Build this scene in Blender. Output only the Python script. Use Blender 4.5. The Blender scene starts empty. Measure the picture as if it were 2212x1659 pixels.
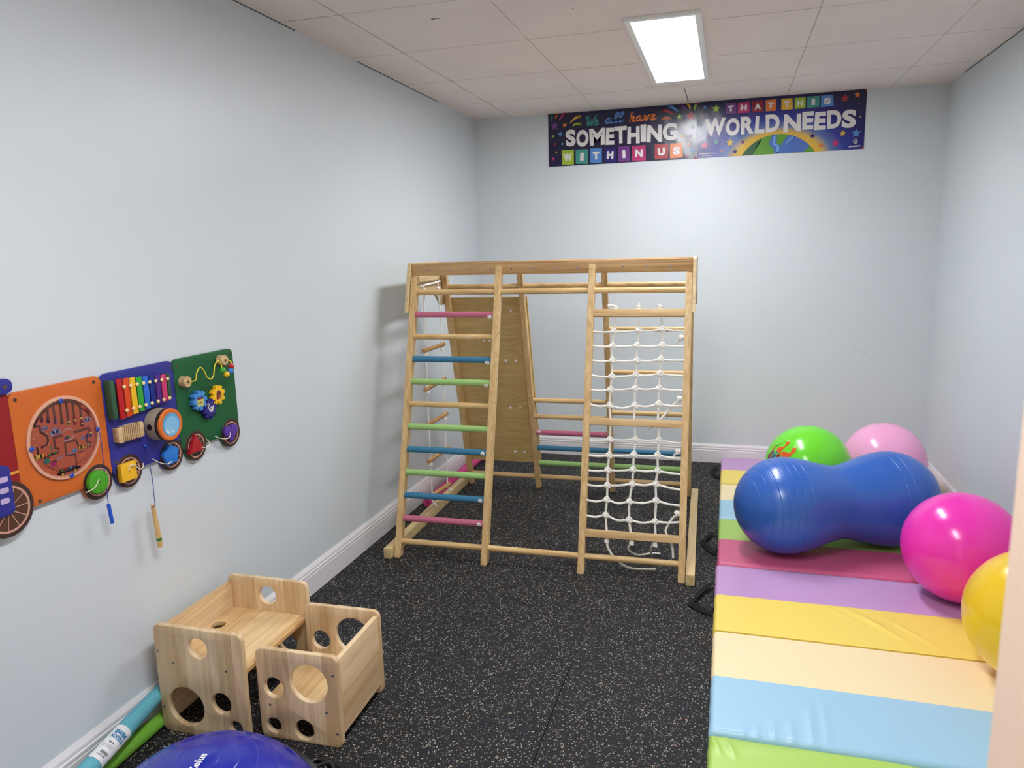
import bpy, bmesh, math, random
from mathutils import Vector, Matrix, Quaternion
random.seed(7)
C = bpy.context.scene.collection
PI = math.pi
scene = bpy.context.scene

# ------------------------------------------------------------------ camera
cam_d = bpy.data.cameras.new('camera'); cam = bpy.data.objects.new('camera', cam_d); C.objects.link(cam)
cam_d.sensor_width = 36.0; cam_d.lens = 1577.5 / 2212 * 36.0; cam_d.clip_start = 0.05
PITCH, YAW, ROLL = -0.1789, -0.2888, -0.0243
fw = Vector((math.sin(YAW) * math.cos(PITCH), math.cos(YAW) * math.cos(PITCH), math.sin(PITCH)))
rt = Vector((math.cos(YAW), -math.sin(YAW), 0)); up = rt.cross(fw)
r2 = rt * math.cos(ROLL) + up * math.sin(ROLL); u2 = up * math.cos(ROLL) - rt * math.sin(ROLL)
cam.matrix_world = Matrix(((r2.x, u2.x, -fw.x, 0), (r2.y, u2.y, -fw.y, 0), (r2.z, u2.z, -fw.z, 1.5022), (0, 0, 0, 1)))
cam_d.dof.use_dof = True; cam_d.dof.focus_distance = 2.6; cam_d.dof.aperture_fstop = 8.0
scene.camera = cam

# ------------------------------------------------------------------ world + exposure
w = bpy.data.worlds.new('world'); scene.world = w; w.use_nodes = True
w.node_tree.nodes['Background'].inputs[0].default_value = (1.0, 0.85, 0.72, 1)
w.node_tree.nodes['Background'].inputs[1].default_value = 1.8
scene.view_settings.view_transform = 'Standard'; scene.view_settings.look = 'None'
scene.view_settings.gamma = 1.0; scene.view_settings.use_curve_mapping = False
scene.view_settings.exposure = 0.0
LAMP = 42.0          # radiance of the ceiling panels

# ------------------------------------------------------------------ materials
def lin(c):
    r = []
    for v in c:
        v = v / 255.0
        r.append(v / 12.92 if v <= .04045 else ((v + .055) / 1.055) ** 2.4)
    return (*r, 1)
MATS = {}
def mat(name, col, rough=.5, spec=.5, coat=0, bump=0, bscale=60, mottle=0, mscale=8, metal=0, emit=0, sss=0):
    if name in MATS: return MATS[name]
    m = bpy.data.materials.new(name); m.use_nodes = True; nt = m.node_tree; b = nt.nodes['Principled BSDF']
    c = lin(col); b.inputs['Base Color'].default_value = c; b.inputs['Roughness'].default_value = rough
    b.inputs['Specular IOR Level'].default_value = spec; b.inputs['Metallic'].default_value = metal
    b.inputs['Coat Weight'].default_value = coat; b.inputs['Coat Roughness'].default_value = .12
    if emit:
        b.inputs['Emission Color'].default_value = c; b.inputs['Emission Strength'].default_value = emit
    tc = nt.nodes.new('ShaderNodeTexCoord')
    if mottle:
        n = nt.nodes.new('ShaderNodeTexNoise'); n.inputs['Scale'].default_value = mscale; n.inputs['Detail'].default_value = 5
        nt.links.new(tc.outputs['Object'], n.inputs['Vector'])
        mr = nt.nodes.new('ShaderNodeMapRange'); mr.inputs[1].default_value = .3; mr.inputs[2].default_value = .7
        mr.inputs[3].default_value = 1 - mottle; mr.inputs[4].default_value = 1 + mottle
        nt.links.new(n.outputs['Fac'], mr.inputs[0])
        mx = nt.nodes.new('ShaderNodeVectorMath'); mx.operation = 'SCALE'; mx.inputs[0].default_value = c[:3]
        nt.links.new(mr.outputs[0], mx.inputs['Scale']); nt.links.new(mx.outputs[0], b.inputs['Base Color'])
    if bump:
        n = nt.nodes.new('ShaderNodeTexNoise'); n.inputs['Scale'].default_value = bscale; n.inputs['Detail'].default_value = 3
        nt.links.new(tc.outputs['Object'], n.inputs['Vector'])
        bp = nt.nodes.new('ShaderNodeBump'); bp.inputs['Strength'].default_value = bump; bp.inputs['Distance'].default_value = .004
        nt.links.new(n.outputs['Fac'], bp.inputs['Height']); nt.links.new(bp.outputs[0], b.inputs['Normal'])
    MATS[name] = m; return m

def wood(name, c1, c2, axis='z', freq=38, stretch=.06, rough=.45, planks=None, bump=.15):
    """grain runs along `axis` in the thing's own space; each part gets its own offset"""
    if name in MATS: return MATS[name]
    m = bpy.data.materials.new(name); m.use_nodes = True; nt = m.node_tree; b = nt.nodes['Principled BSDF']; L = nt.links
    tc = nt.nodes.new('ShaderNodeTexCoord'); oi = nt.nodes.new('ShaderNodeObjectInfo')
    off = nt.nodes.new('ShaderNodeVectorMath'); off.operation = 'SCALE'; off.inputs[0].default_value = (7.3, 3.1, 5.7)
    L.new(oi.outputs['Random'], off.inputs['Scale'])
    ad = nt.nodes.new('ShaderNodeVectorMath'); ad.operation = 'ADD'
    L.new(tc.outputs['Object'], ad.inputs[0]); L.new(off.outputs[0], ad.inputs[1])
    mp = nt.nodes.new('ShaderNodeMapping'); s = [1.0, 1.0, 1.0]; s['xyz'.index(axis)] = stretch; mp.inputs['Scale'].default_value = s
    L.new(ad.outputs[0], mp.inputs['Vector'])
    n1 = nt.nodes.new('ShaderNodeTexNoise'); n1.inputs['Scale'].default_value = freq; n1.inputs['Detail'].default_value = 7; n1.inputs['Roughness'].default_value = .62; n1.inputs['Distortion'].default_value = .7
    n2 = nt.nodes.new('ShaderNodeTexNoise'); n2.inputs['Scale'].default_value = freq * .22; n2.inputs['Detail'].default_value = 3; n2.inputs['Distortion'].default_value = 1.5
    L.new(mp.outputs[0], n1.inputs['Vector']); L.new(mp.outputs[0], n2.inputs['Vector'])
    sn = nt.nodes.new('ShaderNodeMath'); sn.operation = 'SINE'; mu = nt.nodes.new('ShaderNodeMath'); mu.operation = 'MULTIPLY'; mu.inputs[1].default_value = 55
    L.new(n2.outputs['Fac'], mu.inputs[0]); L.new(mu.outputs[0], sn.inputs[0])
    m1 = nt.nodes.new('ShaderNodeMapRange'); m1.inputs[1].default_value = -1; m1.inputs[2].default_value = 1; m1.inputs[3].default_value = .0; m1.inputs[4].default_value = .24
    L.new(sn.outputs[0], m1.inputs[0])
    ax = nt.nodes.new('ShaderNodeMath'); ax.operation = 'MULTIPLY_ADD'; ax.inputs[1].default_value = 1.15; L.new(n1.outputs['Fac'], ax.inputs[0]); L.new(m1.outputs[0], ax.inputs[2])
    last = ax
    if planks:
        pa, pw = planks
        sp = nt.nodes.new('ShaderNodeSeparateXYZ'); L.new(tc.outputs['Object'], sp.inputs[0])
        d = nt.nodes.new('ShaderNodeMath'); d.operation = 'DIVIDE'; d.inputs[1].default_value = pw; L.new(sp.outputs['XYZ'.index(pa.upper())], d.inputs[0])
        fl = nt.nodes.new('ShaderNodeMath'); fl.operation = 'FLOOR'; L.new(d.outputs[0], fl.inputs[0])
        wn = nt.nodes.new('ShaderNodeTexWhiteNoise'); wn.noise_dimensions = '1D'; L.new(fl.outputs[0], wn.inputs['W'])
        ma = nt.nodes.new('ShaderNodeMath'); ma.operation = 'MULTIPLY_ADD'; ma.inputs[1].default_value = .42; L.new(wn.outputs['Value'], ma.inputs[0]); L.new(ax.outputs[0], ma.inputs[2])
        sb = nt.nodes.new('ShaderNodeMath'); sb.operation = 'SUBTRACT'; sb.inputs[1].default_value = .2; L.new(ma.outputs[0], sb.inputs[0]); last = sb
        # each plank also shifts the grain
        cb = nt.nodes.new('ShaderNodeCombineXYZ')
        k = nt.nodes.new('ShaderNodeMath'); k.operation = 'MULTIPLY'; k.inputs[1].default_value = 3.7; L.new(wn.outputs['Value'], k.inputs[0])
        for i in range(3): L.new(k.outputs[0], cb.inputs[i])
        ad2 = nt.nodes.new('ShaderNodeVectorMath'); ad2.operation = 'ADD'; L.new(ad.outputs[0], ad2.inputs[0]); L.new(cb.outputs[0], ad2.inputs[1])
        L.new(ad2.outputs[0], mp.inputs['Vector'])
    rp = nt.nodes.new('ShaderNodeValToRGB'); rp.color_ramp.elements[0].position = .42; rp.color_ramp.elements[1].position = 1.05 if False else 1.0
    rp.color_ramp.elements[0].color = lin(c1); rp.color_ramp.elements[1].color = lin(c2)
    L.new(last.outputs[0], rp.inputs[0]); L.new(rp.outputs[0], b.inputs['Base Color'])
    b.inputs['Roughness'].default_value = rough; b.inputs['Coat Weight'].default_value = .12; b.inputs['Coat Roughness'].default_value = .3
    bp = nt.nodes.new('ShaderNodeBump'); bp.inputs['Strength'].default_value = bump; bp.inputs['Distance'].default_value = .001
    L.new(n1.outputs['Fac'], bp.inputs['Height']); L.new(bp.outputs[0], b.inputs['Normal'])
    MATS[name] = m; return m

# ------------------------------------------------------------------ mesh builder
DG = bpy.context.evaluated_depsgraph_get
class MB:
    def __init__(s): s.v = []; s.f = []; s.mi = []; s.mats = []
    def _m(s, m):
        if m not in s.mats: s.mats.append(m)
        return s.mats.index(m)
    def add(s, vs, fs, m, M=None):
        o = len(s.v)
        s.v += [tuple(M @ Vector(v)) if M else tuple(v) for v in vs]
        k = s._m(m)
        flip = M is not None and M.to_3x3().determinant() < 0
        for f in fs:
            s.f.append(tuple(o + i for i in (reversed(f) if flip else f))); s.mi.append(k)
        return s
    def bm(s, bm, m, M=None):
        bm.verts.index_update()
        s.add([v.co.copy() for v in bm.verts], [[v.index for v in f.verts] for f in bm.faces], m, M); bm.free(); return s
    def mesh(s, me, m, M=None):
        return s.add([v.co.copy() for v in me.vertices], [list(p.vertices) for p in me.polygons], m, M)
    def box(s, c, d, m, bev=0, M=None, seg=2):
        b = bmesh.new(); bmesh.ops.create_cube(b, size=1)
        for v in b.verts: v.co = Vector((v.co.x * d[0], v.co.y * d[1], v.co.z * d[2]))
        if bev: bmesh.ops.bevel(b, geom=b.edges[:], offset=bev, segments=seg, affect='EDGES', profile=.6)
        bmesh.ops.translate(b, verts=b.verts, vec=Vector(c))
        return s.bm(b, m, M)
    def bar(s, p0, p1, wx, wy, m, up=(0, 0, 1), bev=.002):
        """box from p0 to p1, wx wide along the side vector, wy along `up`"""
        p0 = Vector(p0); p1 = Vector(p1); z = (p1 - p0).normalized(); x = Vector(up).cross(z)
        if x.length < 1e-5: x = Vector((1, 0, 0)).cross(z)
        x.normalize(); y = z.cross(x)
        M = Matrix((x, y, z)).transposed().to_4x4(); M.translation = (p0 + p1) / 2
        return s.box((0, 0, 0), (wx, wy, (p1 - p0).length), m, bev, M)
    def tube(s, pts, r, m, n=12, closed=False, M=None, cap=True):
        P = [Vector(p) for p in pts]; k = len(P); R = r if isinstance(r, (list, tuple)) else [r] * k
        T = []
        for i in range(k):
            a = P[(i - 1) % k] if (closed or i > 0) else P[i]; b = P[(i + 1) % k] if (closed or i < k - 1) else P[i]
            T.append((b - a).normalized())
        N = T[0].orthogonal().normalized(); vs = []; fs = []
        for i in range(k):
            if i:
                q = T[i - 1].rotation_difference(T[i]); N = (q @ N)
                N = (N - T[i] * N.dot(T[i])).normalized()
            B = T[i].cross(N)
            for j in range(n):
                a = 2 * PI * j / n; vs.append(P[i] + (N * math.cos(a) + B * math.sin(a)) * R[i])
        for i in range(k if closed else k - 1):
            for j in range(n):
                a = i * n + j; b = i * n + (j + 1) % n; i2 = (i + 1) % k
                fs.append((a, b, i2 * n + (j + 1) % n, i2 * n + j))
        if cap and not closed:
            fs.append(tuple(reversed(range(n)))); fs.append(tuple(range((k - 1) * n, k * n)))
        return s.add(vs, fs, m, M)
    def cyl(s, p0, p1, r, m, n=20, bev=None, M=None):
        p0 = Vector(p0); p1 = Vector(p1); d = (p1 - p0).normalized(); e = bev if bev else min(r * .12, (p1 - p0).length * .2)
        return s.tube([p0, p0 + d * e, p1 - d * e, p1], [r - e, r, r, r - e], m, n, M=M)
    def lathe(s, prof, m, n=48, M=None):
        """prof: [(radius, z)...] about Z; m may be a function of the profile index"""
        k = len(prof)
        for i in range(k - 1):
            (ra, za), (rb, zb) = prof[i], prof[i + 1]; mm = m(i) if callable(m) else m
            vs = []; fs = []
            for j in range(n):
                a = 2 * PI * j / n; ca, sa = math.cos(a), math.sin(a)
                vs.append((ra * ca, ra * sa, za)); vs.append((rb * ca, rb * sa, zb))
            for j in range(n):
                a = 2 * j; b = 2 * ((j + 1) % n)
                if ra < 1e-6: fs.append((a, b + 1, a + 1))
                elif rb < 1e-6: fs.append((a, b, a + 1))
                else: fs.append((a, b, b + 1, a + 1))
            s.add(vs, fs, mm, M)
        return s
    def sph(s, c, r, m, sc=(1, 1, 1), n=20, M=None):
        b = bmesh.new(); bmesh.ops.create_uvsphere(b, u_segments=n, v_segments=max(8, n * 2 // 3), radius=r)
        for v in b.verts: v.co = Vector((v.co.x * sc[0], v.co.y * sc[1], v.co.z * sc[2])) + Vector(c)
        return s.bm(b, m, M)
    def plate(s, loops, t, m, M=None, bev=0, z=0, res=0):
        """flat plate from closed outlines (the first outside, the rest holes), from z to z+t"""
        cu = bpy.data.curves.new('tmp', 'CURVE'); cu.dimensions = '2D'; cu.fill_mode = 'BOTH'
        cu.extrude = max(0, t / 2 - bev); cu.bevel_depth = bev; cu.bevel_resolution = 2; cu.offset = -bev
        for lp in loops:
            sp = cu.splines.new('POLY'); sp.points.add(len(lp) - 1); sp.use_cyclic_u = True
            for i, q in enumerate(lp): sp.points[i].co = (q[0], q[1], 0, 1)
        o = bpy.data.objects.new('tmp', cu); C.objects.link(o); dg = DG(); dg.update()
        me = bpy.data.meshes.new_from_object(o.evaluated_get(dg)); bpy.data.objects.remove(o); bpy.data.curves.remove(cu)
        T = Matrix.Translation((0, 0, z + t / 2)); s.mesh(me, m, (M @ T) if M else T); bpy.data.meshes.remove(me); return s
    def flat(s, lp, z, m, M=None):
        return s.plate([lp], .0, m, M, 0, z)
    def build(s, name, parent=None, ang=35, loc=None):
        me = bpy.data.meshes.new(name); me.from_pydata(s.v, [], s.f)
        for m in s.mats: me.materials.append(m)
        me.polygons.foreach_set('material_index', s.mi); me.polygons.foreach_set('use_smooth', [True] * len(s.f))
        b = bmesh.new(); b.from_mesh(me); bmesh.ops.remove_doubles(b, verts=b.verts, dist=2e-6); b.to_mesh(me); b.free()
        me.set_sharp_from_angle(angle=math.radians(ang)); me.validate(); me.update()
        o = bpy.data.objects.new(name, me); C.objects.link(o)
        if parent: o.parent = parent
        return o

def text_mesh(txt, offset=0., res=6):
    cu = bpy.data.curves.new('t', 'FONT'); cu.body = txt; cu.size = 1; cu.offset = offset; cu.resolution_u = res; cu.fill_mode = 'FRONT'
    o = bpy.data.objects.new('t', cu); C.objects.link(o); dg = DG(); dg.update()
    me = bpy.data.meshes.new_from_object(o.evaluated_get(dg)); bpy.data.objects.remove(o); bpy.data.curves.remove(cu); return me
def put_text(mb, txt, x0, x1, y0, y1, z, m, M=None, offset=.03, tilt=0, shear=0, taper=0, sub=0, warp=None):
    """text stretched into the box x0..x1, y0..y1"""
    me = text_mesh(txt, offset)
    b = bmesh.new(); b.from_mesh(me); bpy.data.meshes.remove(me)
    if sub:
        bmesh.ops.triangulate(b, faces=b.faces[:])
        for _ in range(sub): bmesh.ops.subdivide_edges(b, edges=b.edges[:], cuts=1)
    xs = [v.co.x for v in b.verts]; ys = [v.co.y for v in b.verts]; a, c, d, e = min(xs), max(xs), min(ys), max(ys)
    cx, cy = (x0 + x1) / 2, (y0 + y1) / 2
    for v in b.verts:
        x = (v.co.x - a) / (c - a) - .5; y = (v.co.y - d) / (e - d) - .5
        x = x * (1 + taper * y) + shear * y
        x *= (x1 - x0); y *= (y1 - y0)
        v.co = Vector((cx + x * math.cos(tilt) - y * math.sin(tilt), cy + x * math.sin(tilt) + y * math.cos(tilt), z))
        if warp: v.co = warp(v.co)
    return mb.bm(b, m, M)

def spl(pts, k=8, closed=False):
    P = [Vector(p) for p in pts]; n = len(P); out = []
    for i in range(n if closed else n - 1):
        if closed: a, b, c, d = P[(i - 1) % n], P[i], P[(i + 1) % n], P[(i + 2) % n]
        else: a, b, c, d = P[max(0, i - 1)], P[i], P[i + 1], P[min(n - 1, i + 2)]
        for j in range(k):
            t = j / k; out.append(.5 * ((2 * b) + (c - a) * t + (2 * a - 5 * b + 4 * c - d) * t * t + (3 * b - a - 3 * c + d) * t ** 3))
    if not closed: out.append(P[-1])
    return out
def ribbon2d(pts, wd, taper=False):
    """outline of a round-ended stroke through 2D points"""
    P = [Vector((p[0], p[1])) for p in pts]; L = []; R = []; n = len(P)
    for i in range(n):
        t = (P[min(n - 1, i + 1)] - P[max(0, i - 1)]).normalized(); nn = Vector((-t.y, t.x))
        h = wd[i] / 2 if isinstance(wd, (list, tuple)) else wd / 2
        L.append(P[i] + nn * h); R.append(P[i] - nn * h)
    return L, R
def stroke(mb, pts, wd, z, m, M=None, smooth=4):
    if smooth: pts = [p for p in spl([(q[0], q[1], 0) for q in pts], smooth)]
    n = len(pts)
    if isinstance(wd, (list, tuple)):
        wd = [wd[0] + (wd[1] - wd[0]) * i / (n - 1) for i in range(n)]
    else: wd = [wd] * n
    L, R = ribbon2d(pts, wd)
    vs = [(p.x, p.y, z) for p in L] + [(p.x, p.y, z) for p in R]
    fs = [(i + n, i + n + 1, i + 1, i) for i in range(n - 1)]
    mb.add(vs, fs, m, M)
    for i in (0, n - 1):
        mb.add([(pts[i][0], pts[i][1], z)] + [(pts[i][0] + wd[i] / 2 * math.cos(a * PI / 6), pts[i][1] + wd[i] / 2 * math.sin(a * PI / 6), z) for a in range(12)], [(0, j + 1, (j + 1) % 12 + 1) for j in range(12)], m, M)
    return mb
def circ(cx, cy, r, n=40, sy=1): return [(cx + r * math.cos(2 * PI * i / n), cy + r * sy * math.sin(2 * PI * i / n)) for i in range(n)]
def rrect(x0, y0, x1, y1, r, n=6, rs=None):
    rs = rs or (r, r, r, r); out = []
    for (cx, cy, a0, rr) in ((x1, y1, 0, rs[0]), (x0, y1, 90, rs[1]), (x0, y0, 180, rs[2]), (x1, y0, 270, rs[3])):
        ox = cx - rr if cx == x1 else cx + rr; oy = cy - rr if cy == y1 else cy + rr
        if rr <= 0: out.append((cx, cy)); continue
        for i in range(n + 1):
            a = math.radians(a0 + 90 * i / n); out.append((ox + rr * math.cos(a), oy + rr * math.sin(a)))
    return out
def star(cx, cy, r, rot=0): return [(cx + (r if i % 2 == 0 else r * .48) * math.cos(PI / 2 + rot + i * PI / 5), cy + (r if i % 2 == 0 else r * .48) * math.sin(PI / 2 + rot + i * PI / 5)) for i in range(10)]

def empty(name, label, cat, loc=(0, 0, 0), rz=0, group=None, M=None):
    o = bpy.data.objects.new(name, None); C.objects.link(o); o.empty_display_size = .05
    if M: o.matrix_world = M
    else: o.location = loc; o.rotation_euler = (0, 0, rz)
    o['label'] = label; o['category'] = cat
    if group: o['group'] = group
    return o
def tag(o, label, cat, group=None):
    o['label'] = label; o['category'] = cat
    if group: o['group'] = group
    return o
def struct(o, label=None):
    o['kind'] = 'structure'
    if label: o['label'] = label
    return o

# ------------------------------------------------------------------ room shell
XL, XR, YB, YF, H = -1.778, 1.250, 5.196, -.38, 2.44
wall_m = mat('wall_paint', (213, 220, 225), .38, .42, bump=.05, bscale=160, mottle=.012, mscale=2.2)
trim_m = mat('trim_paint', (232, 228, 230), .35, .45)
def ceiling_mat():
    m = mat('ceiling_tile', (240, 230, 224), .85, .2, bump=.12, bscale=400, mottle=.03, mscale=3)
    nt = m.node_tree; L = nt.links; b = nt.nodes['Principled BSDF']; src = b.inputs['Base Color'].links[0].from_socket
    return m
ceil_m = ceiling_mat()
seam_m = mat('ceiling_seam', (200, 190, 181), .9, .1)
gap_m = mat('dark_gap', (96, 94, 92), .9, .1)

def floor_mat():
    m = bpy.data.materials.new('rubber_floor'); m.use_nodes = True; nt = m.node_tree; L = nt.links; b = nt.nodes['Principled BSDF']
    tc = nt.nodes.new('ShaderNodeTexCoord')
    col = None
    base = lin((24, 24, 27))
    prev = None
    for i, (sc, thr, c, size) in enumerate(((215, .078, (190, 182, 166), .42), (270, .045, (140, 140, 136), .40), (250, .030, (112, 126, 146), .40), (235, .022, (155, 112, 86), .40))):
        mp = nt.nodes.new('ShaderNodeMapping'); mp.inputs['Location'].default_value = (i * 3.3, i * 1.7, 0); mp.inputs['Rotation'].default_value = (0, 0, i * .7)
        L.new(tc.outputs['Object'], mp.inputs['Vector'])
        nz = nt.nodes.new('ShaderNodeTexNoise'); nz.inputs['Scale'].default_value = sc * .9; L.new(mp.outputs[0], nz.inputs['Vector'])
        dv = nt.nodes.new('ShaderNodeVectorMath'); dv.operation = 'SCALE'; dv.inputs['Scale'].default_value = .006
        L.new(nz.outputs['Color'], dv.inputs[0])
        av = nt.nodes.new('ShaderNodeVectorMath'); av.operation = 'ADD'; L.new(mp.outputs[0], av.inputs[0]); L.new(dv.outputs[0], av.inputs[1])
        vo = nt.nodes.new('ShaderNodeTexVoronoi'); vo.voronoi_dimensions = '2D'; vo.inputs['Scale'].default_value = sc
        L.new(av.outputs[0], vo.inputs['Vector'])
        sp = nt.nodes.new('ShaderNodeSeparateColor'); L.new(vo.outputs['Color'], sp.inputs[0])
        lt = nt.nodes.new('ShaderNodeMath'); lt.operation = 'LESS_THAN'; lt.inputs[1].default_value = thr; L.new(sp.outputs[0], lt.inputs[0])
        ds = nt.nodes.new('ShaderNodeMath'); ds.operation = 'LESS_THAN'; ds.inputs[1].default_value = size; L.new(vo.outputs['Distance'], ds.inputs[0])
        ml = nt.nodes.new('ShaderNodeMath'); ml.operation = 'MULTIPLY'; L.new(lt.outputs[0], ml.inputs[0]); L.new(ds.outputs[0], ml.inputs[1])
        mx = nt.nodes.new('ShaderNodeMix'); mx.data_type = 'RGBA'; L.new(ml.outputs[0], mx.inputs['Factor'])
        if prev is None: mx.inputs['A'].default_value = base
        else: L.new(prev, mx.inputs['A'])
        mx.inputs['B'].default_value = lin(c); prev = mx.outputs['Result']
    L.new(prev, b.inputs['Base Color']); b.inputs['Roughness'].default_value = .72; b.inputs['Specular IOR Level'].default_value = .35
    n = nt.nodes.new('ShaderNodeTexNoise'); n.inputs['Scale'].default_value = 300; n.inputs['Detail'].default_value = 3; L.new(tc.outputs['Object'], n.inputs['Vector'])
    bp = nt.nodes.new('ShaderNodeBump'); bp.inputs['Strength'].default_value = .5; bp.inputs['Distance'].default_value = .002
    L.new(n.outputs['Fac'], bp.inputs['Height']); L.new(bp.outputs[0], b.inputs['Normal'])
    return m
floor_m = floor_mat()
seamd = mat('floor_seam', (8, 8, 9), .9, .1)
fl = MB()
fl.box(((XL + XR) / 2, (YF - 1.2 + YB) / 2, -.05), (XR - XL + .3, YB - YF + 1.2 + .3, .1), floor_m)
# seams between the rolled rubber sheets
for (x0, y0, x1, y1) in ((-.520, .2, -.519, 2.40), (-.519, 2.40, -.516, 2.62), (-.395, 4.93, -.37, 5.19), (-.395, 4.93, .0, 4.95)):
    wd = .0032 if y1 <= 2.4 else .0012
    fl.bar((x0, y0, -.0008), (x1, y1, -.0008), wd, .002, seamd, bev=0)
floor = struct(fl.build('floor'))
def wallbox(name, c, d): 
    return struct(MB().box(c, d, wall_m).build(name))
wallbox('wall_left', (XL - .06, (YF + YB) / 2, H / 2), (.12, YB - YF + .24, H))
wallbox('wall_right', (XR + .06, (YF + YB) / 2, H / 2), (.12, YB - YF + .24, H))
bw = MB().box(((XL + XR) / 2, YB + .06, H / 2), (XR - XL, .12, H), wall_m)
scr = mat('wall_scuff', (176, 185, 190), .6)
bw.bar((.785, YB - .0003, .851), (.935, YB - .0003, .743), .0022, .001, scr, up=(0, 1, 0), bev=0)
struct(bw.build('wall_back'))
DX0, DX1, DH = -.62, .30, 2.05
wf = MB()
wf.box(((XL + DX0) / 2, YF - .06, H / 2), (DX0 - XL, .12, H), wall_m)
wf.box(((XR + DX1) / 2, YF - .06, H / 2), (XR - DX1, .12, H), wall_m)
wf.box(((DX0 + DX1) / 2, YF - .06, (H + DH) / 2), (DX1 - DX0, .12, H - DH), wall_m)
struct(wf.build('wall_front'))
# ceiling slab, with the narrow open joints between its 2 ft tiles
ce = MB(); ce.box(((XL + XR) / 2, (YF + YB) / 2, H + .05), (XR - XL + .24, YB - YF + .24, .1), ceil_m)
jx = [-1.503, -.893, -.283, .327, .925]; jy = [.35, .96, 1.57, 2.18, 2.79, 3.39, 4.01, 4.65]
def joint(a, b, wd, mm):
    n = 14; P = []
    for i in range(n + 1):
        t = i / n; j = random.uniform(-1, 1) * .0016
        P.append((a[0] + (b[0] - a[0]) * t + (j if a[0] == b[0] else 0), a[1] + (b[1] - a[1]) * t + (0 if a[0] == b[0] else j)))
    for i in range(n):
        ww = wd * random.uniform(.5, 1.25)
        ce.bar((*P[i], H - .0003), (*P[i + 1], H - .0003), ww, .001, mm, bev=0)
for x in jx:
    ys = [YF] + jy + [YB]
    for i in range(len(ys) - 1):
        if x == -.283 and ys[i + 1] > 3.2 and ys[i] < 4.6:
            if ys[i] >= 4.01: joint((x, 4.72), (x, YB), .006, seam_m)
            continue
        joint((x, ys[i]), (x, ys[i + 1]), (.0065 if x in (-1.503, .327) else .0035), seam_m)
for k, y in enumerate(jy):
    xs = [XL] + jx + [XR]
    for i in range(len(xs) - 1):
        if 3.2 < y < 4.5 and i in (2, 3):
            if i == 2: joint((xs[i], y), (-.47, y), .004, seam_m)
            else: joint((-.10, y), (xs[i + 1], y), .004, seam_m)
            continue
        joint((xs[i], y), (xs[i + 1], y), (.006 if i == 0 and y == 2.79 else .0022), seam_m)
joint((-.50, 4.60), (-.27, 4.60), .005, seam_m)
for (x0, y0, x1, y1) in ((XL + .002, 1.8, XL + .002, 2.9), (XL + .002, 3.45, XL + .002, 4.5), (XR - .002, 3.6, XR - .002, 4.9)):
    ce.bar((x0, y0, H - .001), (x1, y1, H - .001), .004, .003, gap_m, bev=0)
mk = mat('ceiling_mark', (120, 108, 98), .9)
for (cx, cy, sz) in ((-1.171, 2.972, .02), (-1.217, 3.564, .011), (-.62, 3.05, .006)):
    for q in range(5):
        ce.sph((cx + random.uniform(-1, 1) * sz, cy + random.uniform(-.4, .4) * sz, H), sz * random.uniform(.25, .55), mk, (1, .6, .12), 8)
struct(ce.build('ceiling'))

# baseboards: a moulded profile swept along each wall
prof = [(0, 0), (.0145, 0), (.0145, .088), (.0125, .0905), (.0125, .095), (.0145, .0965), (.0145, .104), (.0105, .107), (.0105, .112), (.012, .114), (.0105, .121), (.006, .128), (.004, .1334), (0, .1334)]
def baseboard(name, p0, p1, nrm):
    p0 = Vector(p0); p1 = Vector(p1); n = Vector(nrm); vs = []
    for p in (p0, p1):
        for d, z in prof: vs.append(p + n * d + Vector((0, 0, z)))
    k = len(prof); fs = [(i, (i + 1) % k, k + (i + 1) % k, k + i) for i in range(k)] + [tuple(range(k)), tuple(range(k, 2 * k))]
    b = bmesh.new(); V = [b.verts.new(v) for v in vs]
    for f in fs: b.faces.new([V[i] for i in f])
    bmesh.ops.recalc_face_normals(b, faces=b.faces)
    return struct(MB().bm(b, trim_m).build(name, ang=20))
baseboard('baseboard_left', (XL, YF, 0), (XL, YB, 0), (1, 0, 0))
baseboard('baseboard_back', (XL + .0145, YB, 0), (XR - .0145, YB, 0), (0, -1, 0))
baseboard('baseboard_right', (XR, YB, 0), (XR, YF, 0), (-1, 0, 0))

# door frame and the open door leaf beside the camera
door_m = mat('door_paint_warm_lit', (244, 216, 194), .4, .4)  # cream tint holds the hue of the warm light falling on the door
tr = MB()
for x in (DX0 + .01, DX1 - .01): tr.box((x, YF - .06, DH / 2), (.02, .13, DH), door_m, .002)
for x in (DX0 - .03, DX1 + .03): tr.box((x, YF + .008, DH / 2 + .02), (.06, .016, DH + .04), door_m, .003)
tr.box(((DX0 + DX1) / 2, YF - .06, DH - .01), (DX1 - DX0 - .04, .13, .02), door_m, .002)
tr.box(((DX0 + DX1) / 2, YF + .008, DH + .03), (DX1 - DX0, .016, .06), door_m, .003)
struct(tr.build('trim_1'))
p_free = Vector((.1725, .50, 0)); p_hinge = Vector((.262, YF + .035, 0)); dd = (p_free - p_hinge); Ld = dd.length; dd.normalize()
nd = Vector((dd.y, -dd.x, 0))      # towards +x
Md = Matrix((dd, -nd, Vector((0, 0, 1)))).transposed().to_4x4(); Md.translation = p_hinge
dl = MB(); dl.box((Ld / 2, -.018, 1.02), (Ld, .036, 2.0), door_m, .003, Md)
door = struct(dl.build('door_1'))
chr_m = mat('satin_nickel', (170, 165, 158), .3, .5, metal=1)
kn = MB()
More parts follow.
